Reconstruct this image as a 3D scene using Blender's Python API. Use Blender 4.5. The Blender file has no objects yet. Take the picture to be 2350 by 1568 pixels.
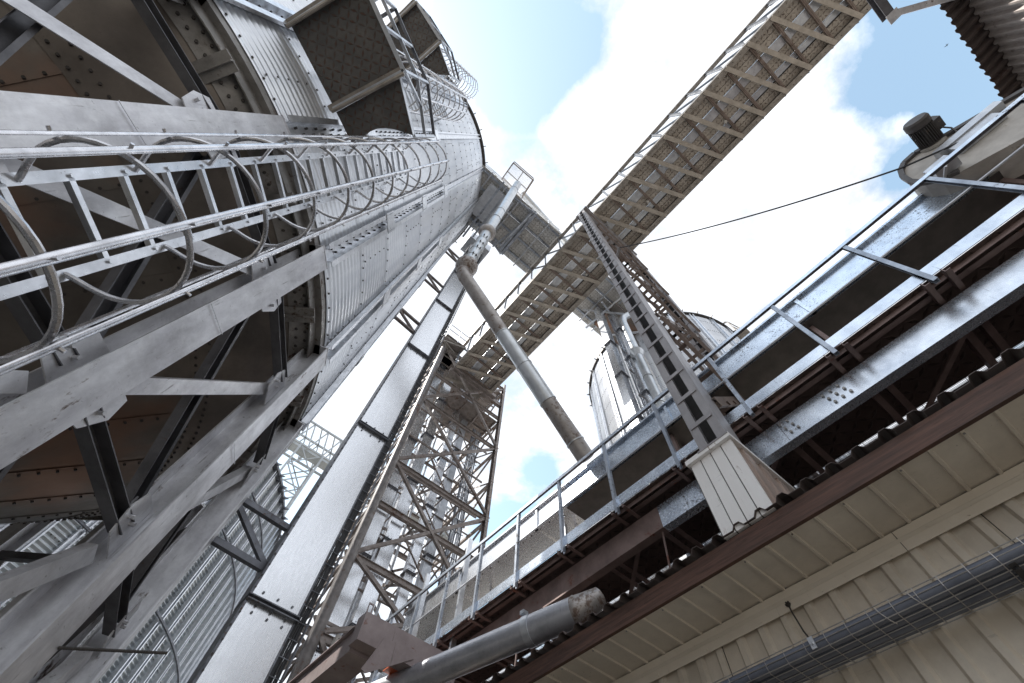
import bpy, math, random
import numpy as np
from mathutils import Vector, Matrix
random.seed(7)
SC=bpy.context.scene; COL=SC.collection
V=Vector; R_=math.radians; sin=math.sin; cos=math.cos; pi=math.pi
# ------------------------------------------------------------------ camera frame (origin = camera, ground at -1.6)
F=980.0
Zc=np.array([60.,466.,-F]); Zc/=np.linalg.norm(Zc)
Yc=np.array([-1740.,-1837.,-F]); Yc-=Zc*(Yc@Zc); Yc/=np.linalg.norm(Yc)
Xc=np.cross(Yc,Zc)
ROT=np.array([Xc,Yc,Zc])
GZ=-1.6
def ray(u,v): return ROT@np.array([u-1175.,784.-v,-F])
def atz(u,v,z): d=ray(u,v); return V(d*(z/d[2]))
def aty(u,v,y): d=ray(u,v); return V(d*(y/d[1]))
def atx(u,v,x): d=ray(u,v); return V(d*(x/d[0]))
# ------------------------------------------------------------------ mesh builder
class MB:
    def __init__(s): s.v=[]; s.f=[]; s.m={}
    def add(s,vs,fs):
        o=len(s.v); s.v+= [tuple(x) for x in vs]; s.f+=[tuple(i+o for i in f) for f in fs]; return s
    def absorb(s,o,slot=1):
        n=len(s.f); s.add(o.v,o.f); s.m.update({n+i:slot for i in range(len(o.f))}); return s
    def box(s,a,b):
        x0,y0,z0=a; x1,y1,z1=b
        return s.add([(x0,y0,z0),(x1,y0,z0),(x1,y1,z0),(x0,y1,z0),(x0,y0,z1),(x1,y0,z1),(x1,y1,z1),(x0,y1,z1)],
            [(0,3,2,1),(4,5,6,7),(0,1,5,4),(1,2,6,5),(2,3,7,6),(3,0,4,7)])
    def ext(s,p,q,prof,up=(0,0,1)):
        p=V(p); q=V(q); d=(q-p).normalized(); up=V(up)
        if abs(d.dot(up.normalized()))>.98: up=V((1,0,0)) if abs(d.x)<.9 else V((0,1,0))
        a=d.cross(up).normalized(); b=a.cross(d)
        n=len(prof)
        vs=[p+a*x+b*y for x,y in prof]+[q+a*x+b*y for x,y in prof]
        return s.add(vs,[tuple(range(n-1,-1,-1)),tuple(range(n,2*n))]+[(i,(i+1)%n,n+(i+1)%n,n+i) for i in range(n)])
    def bar(s,p,q,w,h,up=(0,0,1)):
        return s.ext(p,q,[(-w/2,-h/2),(w/2,-h/2),(w/2,h/2),(-w/2,h/2)],up)
    def path(s,pts,r,n=8,closed=False,flat=None):
        pts=[V(p) for p in pts]; N=len(pts); rings=[]; prev=None
        for i,p in enumerate(pts):
            if closed: d=(pts[(i+1)%N]-pts[i-1]).normalized()
            elif i==0: d=(pts[1]-p).normalized()
            elif i==N-1: d=(p-pts[-2]).normalized()
            else: d=((pts[i+1]-p).normalized()+(p-pts[i-1]).normalized()).normalized()
            if prev is None:
                u=V((0,0,1)) if abs(d.z)<.9 else V((1,0,0))
                a=d.cross(u).normalized()
            else:
                a=(prev-d*prev.dot(d)).normalized()
            prev=a; b=d.cross(a)
            rr=r[i] if isinstance(r,(list,tuple)) else r
            rings.append([p+a*(rr*cos(2*pi*k/n))+b*(rr*sin(2*pi*k/n)) for k in range(n)])
        vs=[v for g in rings for v in g]; fs=[]
        M=N if closed else N-1
        for i in range(M):
            j=(i+1)%N
            for k in range(n): fs.append((i*n+k,i*n+(k+1)%n,j*n+(k+1)%n,j*n+k))
        if not closed: fs+= [tuple(range(n-1,-1,-1)),tuple(range((N-1)*n,N*n))]
        return s.add(vs,fs)
    def tube(s,p,q,r,n=8): return s.path([p,q],r,n)
    def rev(s,prof,c,a0,a1,n,close=False):
        vs=[];fs=[];m=len(prof)
        for i in range(n+1):
            t=a0+(a1-a0)*i/n
            for r,z in prof: vs.append((c[0]+r*cos(t),c[1]+r*sin(t),z))
        for i in range(n):
            for j in range(m if close else m-1):
                k=(j+1)%m; fs.append((i*m+j,(i+1)*m+j,(i+1)*m+k,i*m+k))
        return s.add(vs,fs)
    def plate(s,pts,off):
        pts=[V(p) for p in pts]; off=V(off); n=len(pts)
        return s.add(pts+[p+off for p in pts],[tuple(range(n)),tuple(range(2*n-1,n-1,-1))]+[(i,n+i,n+(i+1)%n,(i+1)%n) for i in range(n)])
    def bolt(s,p,nrm,r=.011,h=.012,n=6):
        p=V(p); d=V(nrm).normalized(); return s.path([p,p+d*h],r,n)
    def build(s,name,mat,parent=None,loc=None,smooth=.55):
        org=WL.get(parent.name) if parent else V(loc if loc else (0,0,0))
        a=np.array(s.v,dtype=float)-np.array(org)
        me=bpy.data.meshes.new(name); me.from_pydata(a.tolist(),[],s.f); me.update()
        if smooth:
            me.polygons.foreach_set('use_smooth',[True]*len(me.polygons)); me.set_sharp_from_angle(angle=smooth)
        o=bpy.data.objects.new(name,me); COL.objects.link(o)
        for q in (mat if isinstance(mat,(list,tuple)) else [mat]): me.materials.append(q)
        if s.m:
            mi=np.zeros(len(s.f),dtype=np.int32)
            for i,k in s.m.items(): mi[i]=k
            me.polygons.foreach_set('material_index',mi)
        if parent: o.parent=parent
        else: o.location=org
        WL[o.name]=org
        return o
WL={}
def tag(o,label=None,cat=None,group=None,kind=None):
    if label: o['label']=label
    if cat: o['category']=cat
    if group: o['group']=group
    if kind: o['kind']=kind
    return o
def thing(name,label,cat,loc,group=None):
    o=bpy.data.objects.new(name,None); COL.objects.link(o); o.location=loc; o.empty_display_size=.3
    WL[o.name]=V(loc); return tag(o,label,cat,group)
def L(a,b,t): return [(0,0),(a,0),(a,t),(t,t),(t,b),(0,b)]
def Cs(w,h,t): return [(0,-h/2),(w,-h/2),(w,-h/2+t),(t,-h/2+t),(t,h/2-t),(w,h/2-t),(w,h/2),(0,h/2)]
def I(w,h,t): return [(-w/2,-h/2),(w/2,-h/2),(w/2,-h/2+t),(t/2,-h/2+t),(t/2,h/2-t),(w/2,h/2-t),(w/2,h/2),(-w/2,h/2),(-w/2,h/2-t),(-t/2,h/2-t),(-t/2,-h/2+t),(-w/2,-h/2+t)]
# ------------------------------------------------------------------ materials
def nodes(name):
    m=bpy.data.materials.new(name); m.use_nodes=True; nt=m.node_tree
    b=nt.nodes['Principled BSDF']; return m,nt,b
def N(nt,t,**k):
    n=nt.nodes.new(t)
    for a,v in k.items():
        if a in n.inputs: n.inputs[a].default_value=v
        else: setattr(n,a,v)
    return n
def lk(nt,a,b): nt.links.new(a,b)
def ramp(nt,src,a,b,ca=(0,0,0,1),cb=(1,1,1,1)):
    r=nt.nodes.new('ShaderNodeValToRGB'); r.color_ramp.elements[0].position=a; r.color_ramp.elements[1].position=b
    r.color_ramp.elements[0].color=ca; r.color_ramp.elements[1].color=cb; lk(nt,src,r.inputs[0]); return r.outputs[0]
def mixc(nt,f,a,b):
    m=nt.nodes.new('ShaderNodeMix'); m.data_type='RGBA'
    for s,x in ((0,f),(6,a),(7,b)):
        if isinstance(x,(tuple,float,int)): m.inputs[s].default_value=x
        else: lk(nt,x,m.inputs[s])
    return m.outputs[2]
def math_(nt,op,a,b=None,c=None):
    m=nt.nodes.new('ShaderNodeMath'); m.operation=op
    for i,x in enumerate((a,b,c)):
        if x is None: continue
        if isinstance(x,(int,float)): m.inputs[i].default_value=x
        else: lk(nt,x,m.inputs[i])
    return m.outputs[0]
def c4(c): return (c[0],c[1],c[2],1)
RUST=(.085,.042,.026)
def tread(nt,co,s,rot=0.):
    """raised lozenge pattern of checker plate; returns 0..1 mask"""
    mp=N(nt,'ShaderNodeMapping'); mp.inputs['Rotation'].default_value=(0,0,rot); mp.inputs['Scale'].default_value=(1/s,1/s,1); lk(nt,co,mp.inputs[0])
    sx=nt.nodes.new('ShaderNodeSeparateXYZ'); lk(nt,mp.outputs[0],sx.inputs[0])
    def lo(ox,oy,ax,ay):
        u=math_(nt,'ABSOLUTE',math_(nt,'SUBTRACT',math_(nt,'FRACT',math_(nt,'ADD',sx.outputs[0],ox)),.5))
        v=math_(nt,'ABSOLUTE',math_(nt,'SUBTRACT',math_(nt,'FRACT',math_(nt,'ADD',sx.outputs[1],oy)),.5))
        d=math_(nt,'ADD',math_(nt,'DIVIDE',u,ax),math_(nt,'DIVIDE',v,ay))
        return math_(nt,'SUBTRACT',1.0,d)
    a=lo(0,0,.46,.15); b=lo(.5,.5,.15,.46)
    m=math_(nt,'MAXIMUM',a,b)
    m=math_(nt,'MINIMUM',math_(nt,'MAXIMUM',math_(nt,'MULTIPLY',m,3.),0.),1.)
    return m
def steel(name,c1,c2,metal=.6,rough=.45,rust=0.,rscale=14.,grain=4.,bump=.03,dirt=0.,streak=None,treads=None,rustc=RUST,spangle=0.,scr=0.,sheets=None,warm_reflection=None):
    m,nt,b=nodes(name)
    tc=nt.nodes.new('ShaderNodeTexCoord'); co=tc.outputs['Object']
    if streak:
        mp=N(nt,'ShaderNodeMapping'); mp.inputs['Scale'].default_value=streak; lk(nt,co,mp.inputs[0]); sco=mp.outputs[0]
    else: sco=co
    n1=N(nt,'ShaderNodeTexNoise',Scale=grain,Detail=7.,Roughness=.62); lk(nt,sco,n1.inputs['Vector'])
    col=ramp(nt,n1.outputs[0],.32,.68,c4(c1),c4(c2))
    if spangle>0:
        vo=N(nt,'ShaderNodeTexVoronoi',Scale=45.); lk(nt,co,vo.inputs['Vector'])
        col=mixc(nt,math_(nt,'MULTIPLY',vo.outputs['Color'],spangle),col,c4([min(1,x*1.5) for x in c2]))
    n2=N(nt,'ShaderNodeTexNoise',Scale=rscale,Detail=9.,Roughness=.7); lk(nt,sco,n2.inputs['Vector'])
    n3=N(nt,'ShaderNodeTexNoise',Scale=.9,Detail=4.,Roughness=.6); lk(nt,co,n3.inputs['Vector'])
    met=None
    if rust>0:
        s=math_(nt,'ADD',math_(nt,'MULTIPLY',n2.outputs[0],.62),math_(nt,'MULTIPLY',n3.outputs[0],.38))
        t=.68-.30*rust
        mk=ramp(nt,s,t-.025,t+.035)
        n4=N(nt,'ShaderNodeTexNoise',Scale=40.,Detail=4.); lk(nt,co,n4.inputs['Vector'])
        rc=mixc(nt,n4.outputs[0],c4([x*.5 for x in rustc]),c4([min(1,x*1.6) for x in rustc]))
        col=mixc(nt,mk,col,rc)
        met=math_(nt,'MULTIPLY',math_(nt,'SUBTRACT',1.,mk),metal)
    if dirt>0:
        d2=N(nt,'ShaderNodeTexNoise',Scale=2.3,Detail=8.,Roughness=.72); lk(nt,co,d2.inputs['Vector'])
        dm=ramp(nt,d2.outputs[0],.42,.72); dm=math_(nt,'MULTIPLY',dm,dirt)
        col=mixc(nt,dm,col,(.045,.037,.03,1))
    if sheets:
        sx=nt.nodes.new('ShaderNodeSeparateXYZ'); lk(nt,co,sx.inputs[0])
        if sheets[0]=='cyl':
            an=math_(nt,'MULTIPLY',math_(nt,'ARCTAN2',sx.outputs[1],sx.outputs[0]),sheets[1]); hh=math_(nt,'MULTIPLY',math_(nt,'ADD',sx.outputs[2],sheets[3]),sheets[2])
            fl=math_(nt,'FLOOR',hh); an=math_(nt,'ADD',an,math_(nt,'MULTIPLY',fl,.5))
        else:
            an=math_(nt,'MULTIPLY',sx.outputs[1],sheets[1]); fl=0.
        cx=nt.nodes.new('ShaderNodeCombineXYZ'); lk(nt,math_(nt,'FLOOR',an),cx.inputs[0])
        if not isinstance(fl,float): lk(nt,fl,cx.inputs[1])
        wn=nt.nodes.new('ShaderNodeTexWhiteNoise'); wn.noise_dimensions='2D'; lk(nt,cx.outputs[0],wn.inputs['Vector'])
        col=mixc(nt,math_(nt,'MULTIPLY',wn.outputs['Value'],.24),col,c4([x*.55 for x in c1]))
    if warm_reflection:
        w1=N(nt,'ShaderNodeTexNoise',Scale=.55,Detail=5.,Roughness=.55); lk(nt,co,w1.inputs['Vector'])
        col=mixc(nt,math_(nt,'MULTIPLY',ramp(nt,w1.outputs[0],.46,.60),.75),col,c4(warm_reflection))
    if scr>0:
        for sc_,rt,th in (((34.,34.,3.2),(.5,.35,.2),.66),((30.,4.,30.),(.2,.9,.4),.68)):
            mq=N(nt,'ShaderNodeMapping'); mq.inputs['Scale'].default_value=sc_; mq.inputs['Rotation'].default_value=rt; lk(nt,co,mq.inputs[0])
            q1=N(nt,'ShaderNodeTexNoise',Scale=1.,Detail=5.,Roughness=.7); lk(nt,mq.outputs[0],q1.inputs['Vector'])
            col=mixc(nt,math_(nt,'MULTIPLY',ramp(nt,q1.outputs[0],th-.03,th+.05),scr),col,(.05,.042,.036,1))
        q2=N(nt,'ShaderNodeTexNoise',Scale=9.,Detail=8.,Roughness=.75); lk(nt,co,q2.inputs['Vector'])
        col=mixc(nt,math_(nt,'MULTIPLY',ramp(nt,q2.outputs[0],.55,.70),scr*.45),col,c4([min(1,x*1.35) for x in c2]))
    h=n2.outputs[0]
    if treads:
        tm=tread(nt,co,treads[0],treads[1])
        tn=N(nt,'ShaderNodeTexNoise',Scale=5.5,Detail=6.,Roughness=.7); lk(nt,co,tn.inputs['Vector']); tm=math_(nt,'MULTIPLY',tm,ramp(nt,tn.outputs[0],.30,.58))
        col=mixc(nt,math_(nt,'MULTIPLY',tm,treads[2]),col,c4(treads[3]))
        bp=N(nt,'ShaderNodeBump',Strength=.8,Distance=.012); lk(nt,tm,bp.inputs['Height']); lk(nt,bp.outputs[0],b.inputs['Normal'])
    elif bump>0:
        bp=N(nt,'ShaderNodeBump',Strength=bump*6,Distance=.004); lk(nt,h,bp.inputs['Height']); lk(nt,bp.outputs[0],b.inputs['Normal'])
    lk(nt,col,b.inputs['Base Color'])
    if met is not None: lk(nt,met,b.inputs['Metallic'])
    else: b.inputs['Metallic'].default_value=metal
    ro=math_(nt,'ADD',math_(nt,'MULTIPLY',n2.outputs[0],.25),rough-.12)
    lk(nt,ro,b.inputs['Roughness'])
    return m
M={}
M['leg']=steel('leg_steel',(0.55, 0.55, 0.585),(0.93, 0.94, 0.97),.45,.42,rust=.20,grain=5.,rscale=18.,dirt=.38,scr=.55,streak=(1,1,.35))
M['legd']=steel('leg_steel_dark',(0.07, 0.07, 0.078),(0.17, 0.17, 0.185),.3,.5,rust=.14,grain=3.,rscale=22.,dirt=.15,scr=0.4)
M['cone']=steel('cone_steel',(0.15, 0.132, 0.118),(0.26, 0.235, 0.21),.7,.42,rust=.05,grain=1.6,dirt=.15,scr=0.2,warm_reflection=(.34,.185,.12))  # warm patches: copper reflection on the cone painted into its colour
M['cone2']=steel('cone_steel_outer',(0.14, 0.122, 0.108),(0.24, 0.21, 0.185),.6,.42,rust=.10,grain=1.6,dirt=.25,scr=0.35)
M['ring']=steel('ring_steel',(0.2, 0.19, 0.18),(0.4, 0.385, 0.37),.4,.5,rust=.38,grain=4.,dirt=.2,scr=0.5)
M['wall']=steel('corrugated_zinc',(0.74, 0.77, 0.82),(0.94, 0.96, 0.99),0.62,0.34,rust=.13,grain=2.,rscale=9.,streak=(1.6,1.6,.22),bump=0.,sheets=('cyl',2.6,.9174,1.6-4.6))
M['zinc']=steel('zinc_steel',(0.58, 0.6, 0.63),(0.86, 0.88, 0.92),0.85,0.3,rust=.14,grain=7.,rscale=26.,bump=.004,scr=0.3)
M['shine']=steel('polished_zinc',(0.46, 0.46, 0.48),(0.8, 0.8, 0.83),.9,.27,rust=.22,grain=9.,rscale=30.,bump=.008)
M['zincb']=steel('zinc_plain',(0.48, 0.5, 0.54),(0.7, 0.73, 0.77),.7,.38,rust=.06,grain=5.,bump=.004)
M['duct']=steel('duct_zinc',(0.7, 0.72, 0.75),(0.86, 0.88, 0.92),0.9,0.27,rust=.0,grain=1.2,rscale=30.,spangle=.06,streak=(1,1,.3),bump=0.,scr=0.2)
M['flange']=steel('dark_flange',(.10,.105,.12),(.24,.25,.28),.5,.45,rust=.32,rscale=24.)
M['tower']=steel('tower_steel',(0.2, 0.17, 0.158),(0.38, 0.335, 0.31),.35,.5,rust=.33,rscale=7.,grain=5.,rustc=(.14,.07,.04),scr=0.3)
M['tube']=steel('post_steel',(.15,.135,.13),(.27,.25,.24),.35,.45,rust=.3,rscale=7.,grain=5.,rustc=(.14,.07,.04))
M['bridge']=steel('bridge_steel',(0.24, 0.215, 0.19),(0.42, 0.385, 0.345),.35,.55,rust=.20,rscale=16.,grain=6.,rustc=(.12,.08,.055))
M['btruss']=steel('truss_zinc',(.13,.14,.16),(.24,.255,.28),.45,.42,rust=.08,bump=0.)
M['bdiag']=steel('bridge_flat',(.38,.34,.29),(.56,.505,.44),.2,.55,rust=.22,rscale=14.,rustc=(.13,.09,.065))
M['bplate']=steel('bridge_plate',(0.4, 0.355, 0.305),(0.6, 0.545, 0.48),.25,.6,rust=.12,rscale=16.,treads=(.17,.785,.8,(.17,.125,.10)),rustc=(.16,.11,.08))
M['cplate']=steel('catwalk_plate',(0.56, 0.55, 0.525),(0.74, 0.725, 0.7),.3,.55,rust=.10,rscale=10.,treads=(.17,.785,.75,(.22,.19,.16)),rustc=(.16,.11,.08))
M['pplate']=steel('platform_plate',(0.1, 0.1, 0.098),(0.165, 0.155, 0.145),.4,.5,rust=.1,rscale=12.,treads=(.105,.4,.85,(.13,.07,.052)))
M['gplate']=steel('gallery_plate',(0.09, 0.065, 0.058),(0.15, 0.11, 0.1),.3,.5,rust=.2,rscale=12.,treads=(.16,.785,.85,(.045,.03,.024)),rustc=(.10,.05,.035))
M['gplate2']=steel('belly_shade_steel',(.055,.05,.048),(.095,.085,.08),.3,.45,rust=.2,rscale=10.,rustc=(.05,.03,.022))
M['grust']=steel('gallery_rust',(.17,.12,.11),(.30,.22,.20),.3,.5,rust=.34,rscale=9.,rustc=(.17,.062,.036))
M['gzinc']=steel('gallery_zinc',(0.54, 0.6, 0.69),(0.82, 0.89, 0.98),0.88,0.27,rust=.27,rscale=30.,grain=4.,rustc=(.05,.035,.03),bump=.003,scr=0.4)
M['trough']=steel('trough_zinc',(0.56, 0.63, 0.73),(0.8, 0.88, 0.98),0.88,0.27,rust=.34,rscale=42.,grain=5.,rustc=(.05,.04,.036),bump=.004)
M['rpost']=steel('rail_steel',(0.26, 0.29, 0.34),(0.56, 0.61, 0.69),0.6,0.35,rust=.36,rscale=30.,rustc=(.05,.037,.03))
M['mast']=steel('mast_steel',(.26,.245,.25),(.42,.40,.405),.35,.5,rust=.24,rscale=12.,rustc=(.15,.10,.07),streak=(1,1,.3),scr=0.4)
M['mrust']=steel('brace_rust',(.17,.13,.11),(.29,.23,.20),.3,.5,rust=.4,rscale=10.,rustc=(.11,.075,.055))
M['white']=steel('white_cladding',(0.84, 0.81, 0.79),(0.92, 0.905, 0.89),0.,.5,rust=.27,rscale=16.,rustc=(.22,.12,.06),streak=(1,1,.25),scr=0.35)
M['brownside']=steel('shaded_stained_cladding',(.34,.26,.22),(.50,.41,.36),0.,.5,rust=.35,rscale=8.,rustc=(.26,.12,.05),streak=(1,1,.2))  # brown base puts the side's shade into the colour, besides rust stains
M['beige']=steel('beige_cladding',(0.74, 0.655, 0.54),(0.86, 0.775, 0.65),0.,.42,rust=.07,rscale=30.,grain=2.,rustc=(.12,.08,.05),bump=.012,dirt=.18,scr=0.15)
M['beigew']=steel('beige_wall',(0.66, 0.58, 0.475),(0.84, 0.76, 0.64),0.,.36,rust=.10,rscale=14.,grain=2.,rustc=(.30,.20,.11),streak=(1,1,.3),bump=.012,dirt=.25,scr=0.25,sheets=('y',1.0))
M['beige2']=steel('beige_trim',(0.72, 0.645, 0.535),(0.82, 0.745, 0.635),0.,.42,rust=.05,rscale=30.,grain=2.,rustc=(.12,.08,.05),bump=.01,scr=0.2)
M['wood']=steel('rusty_fascia',(0.06, 0.032, 0.023),(0.15, 0.075, 0.052),0.,.62,rust=.42,rscale=7.,streak=(3.,.5,9.),rustc=(.06,.03,.022),bump=.06)
M['roof']=steel('roof_sheet',(0.08, 0.06, 0.055),(0.15, 0.12, 0.11),.2,.5,rust=.3,rscale=8.,rustc=(.06,.035,.028))
M['pipe']=steel('pipe_zinc',(.36,.37,.40),(.54,.55,.59),.6,.36,rust=.08,rscale=10.,grain=3.,spangle=.15,scr=0.3)
M['spout']=steel('spout_zinc',(.50,.52,.53),(.68,.70,.72),.7,.32,rust=.12,rscale=7.,grain=4.,rustc=(.12,.085,.065))
M['brownpipe']=steel('worn_pipe',(.30,.27,.25),(.46,.43,.41),.5,.4,rust=.42,rscale=13.,rustc=(.15,.10,.075))
M['frame']=steel('rusty_frame',(0.3, 0.245, 0.24),(0.42, 0.35, 0.345),.25,.5,rust=.24,rscale=6.,rustc=(.20,.06,.03),scr=0.4)
M['conduit']=steel('conduit_grey',(0.1, 0.11, 0.14),(0.17, 0.185, 0.225),0.,.4,rust=.06,rscale=20.,rustc=(.2,.17,.15),bump=.01)
M['wire']=steel('wire_steel',(.45,.43,.42),(.62,.60,.58),.8,.3,rust=.1,bump=0.)
M['black']=steel('black_cable',(.02,.02,.022),(.035,.035,.04),0.,.5,bump=0.)
M['bolt']=steel('bolt_steel',(.26,.25,.24),(.42,.41,.40),.7,.4,rust=.25,bump=0.)
M['dbolt']=steel('dark_bolt',(.05,.045,.04),(.10,.09,.085),.4,.5,bump=0.)
M['motor']=steel('motor_paint',(.07,.065,.065),(.13,.12,.115),.3,.5,rust=.25,rscale=10.,rustc=(.2,.16,.12))
M['dust']=steel('dusty_white',(0.4, 0.375, 0.345),(0.62, 0.59, 0.55),0.,.6,rust=.2,rscale=9.,rustc=(.3,.24,.18))
M['clad']=steel('clad_grey',(.26,.225,.205),(.40,.355,.33),.3,.45,rust=.2,rscale=7.,rustc=(.10,.07,.055),scr=0.4)
M['farzinc']=steel('far_zinc',(0.34, 0.36, 0.37),(0.46, 0.48, 0.49),.5,.4,bump=0.)
M['silo2']=steel('silo_zinc_aged',(0.66, 0.72, 0.75),(0.88, 0.92, 0.95),.7,.36,rust=.10,rscale=6.,streak=(1,1,.2),bump=0.,sheets=('cyl',4.2,.909,0.))
M['orange']=steel('orange_paint',(.55,.10,.03),(.62,.16,.06),0.,.5,rust=.1)
M['ground']=steel('concrete_yard',(0.165, 0.155, 0.14),(0.26, 0.245, 0.22),0.,.85,grain=.6,rscale=3.,dirt=.2)
M['mesh']=M['wire']
M['yellow']=steel('faded_plastic',(.55,.45,.10),(.2,.35,.5),0.,.5,grain=20.)
# ------------------------------------------------------------------ ground
g=MB(); g.add([(-160,-160,GZ),(160,-160,GZ),(160,160,GZ),(-160,160,GZ)],[(0,1,2,3)])
tag(g.build('ground',M['ground']),kind='structure')
# ================================================================== near hopper silo
SX,SY,SR=-4.508,5.089,4.35; ZB=4.6; NR=14; RH=1.09; ZT=ZB+NR*RH
def sp(ang,r,z): a=R_(ang); return V((SX+r*cos(a),SY+r*sin(a),z))
def tang(ang): a=R_(ang); return V((-sin(a),cos(a),0))
def rad(ang): a=R_(ang); return V((cos(a),sin(a),0))
def corrugated(cx,cy,r,z0,z1,pitch,amp,a0,a1,n,samp=5):
    zs=np.arange(z0,z1+1e-6,pitch/samp); 
    b=MB(); prof=[(r+amp*sin(2*pi*(z-z0)/pitch),float(z)) for z in zs]
    return b.rev(prof,(cx,cy),R_(a0),R_(a1),n)
silo=thing('hopper_silo','tall galvanized silo on steel legs, its bolted hopper cone overhead behind the nearest caged ladder','silo',(SX,SY,GZ))
wallb=corrugated(SX,SY,SR,ZB,ZT,RH/10,.011,0,360,120,6)
# cone: z = -.14 + 1.09 r
cz=lambda r:-.14+1.09*r
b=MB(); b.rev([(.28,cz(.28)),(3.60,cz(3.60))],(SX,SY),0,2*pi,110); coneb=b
b=MB(); b.path([(SX,SY,.5),(SX,SY,-.6)],.3,24); b.build('outlet',M['ring'],silo)
cn=lambda ang:(rad(ang)*1.09-V((0,0,1))).normalized()
b=MB()
for k in range(int(360/1.55)):
    a=k*1.55-180
    if not -100<a<70: continue
    for j,r in enumerate((3.475,3.555)):
        aa=a+j*.75; b.bolt(sp(aa,r,cz(r)-.014),cn(aa),.013,.018)
    for j,r in enumerate((4.125,4.19)):
        aa=a+j*.75; b.bolt(sp(aa,r,cz(r)-.03),cn(aa),.015,.02)
RADS=[-78,-65.5,-51.5,-37.8,-24.2,-11,2,14.8,27.4,40]
for a in RADS:
    r=1.5
    while r<3.42:
        b.bolt(sp(a+.25,r,cz(r)-.006),cn(a),.013,.02); r+=.085
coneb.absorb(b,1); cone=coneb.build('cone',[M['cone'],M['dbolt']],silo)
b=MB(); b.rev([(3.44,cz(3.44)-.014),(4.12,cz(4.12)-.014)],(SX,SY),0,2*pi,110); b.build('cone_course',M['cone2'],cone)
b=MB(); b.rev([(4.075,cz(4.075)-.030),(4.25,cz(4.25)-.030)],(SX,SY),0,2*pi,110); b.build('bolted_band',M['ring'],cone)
b=MB()
for a in RADS:
    for r0 in np.arange(.6,3.44,.4):
        r1=min(r0+.4,3.46); t=tang(a); n=cn(a)
        p,q=sp(a,r0,cz(r0))+n*.004,sp(a,r1,cz(r1))+n*.004
        w=.035
        b.plate([p-t*w,p+t*w,q+t*w,q-t*w],n*.004)
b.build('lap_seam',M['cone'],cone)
# ring beam at the bottom of the wall
b=MB(); b.rev([(4.20,4.50),(4.34,4.50),(4.34,4.64),(4.33,4.64),(4.33,4.512),(4.20,4.512)],(SX,SY),0,2*pi,110,True)
b.rev([(4.255,4.36),(4.27,4.36),(4.27,4.51),(4.255,4.51)],(SX,SY),0,2*pi,110,True)
b.build('ring_beam',M['ring'],silo)
# bracket fins between legs
for k in range(22):
    a=-54.1+16.36*k+8.4
    if not -80<((a+180)%360-180)<10: continue
    b=MB(); p=sp(a,3.98,4.33); t=tang(a)
    b.plate([sp(a,4.02,4.20),sp(a,4.33,4.30),sp(a,4.33,4.36),sp(a,4.05,4.28)],t*.012); 
    b.plate([sp(a,4.02,4.235)-t*.09,sp(a,4.33,4.335)-t*.09,sp(a,4.33,4.335)+t*.09,sp(a,4.02,4.235)+t*.09],V((0,0,.012)))
    b.build('bracket_fin',M['ring'],silo)
# eave ring + roof
b=MB(); b.rev([(SR-.02,ZT-.02),(SR+.11,ZT-.04),(SR+.13,ZT+.03),(SR-.02,ZT+.06)],(SX,SY),0,2*pi,120,True)
for k in range(44):
    a=k*8.18-180; 
    b.plate([sp(a,SR+.10,ZT-.05),sp(a,SR+.24,ZT+.0),sp(a,SR+.10,ZT+.05)],tang(a)*.03)
b.build('eave_ring',M['dbolt'],silo)
b=MB(); b.rev([(SR+.1,ZT+.04),(.5,ZT+2.1),(.5,ZT+2.3),(.0,ZT+2.35)],(SX,SY),0,2*pi,72); b.build('roof',M['wall'],silo)
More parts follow.
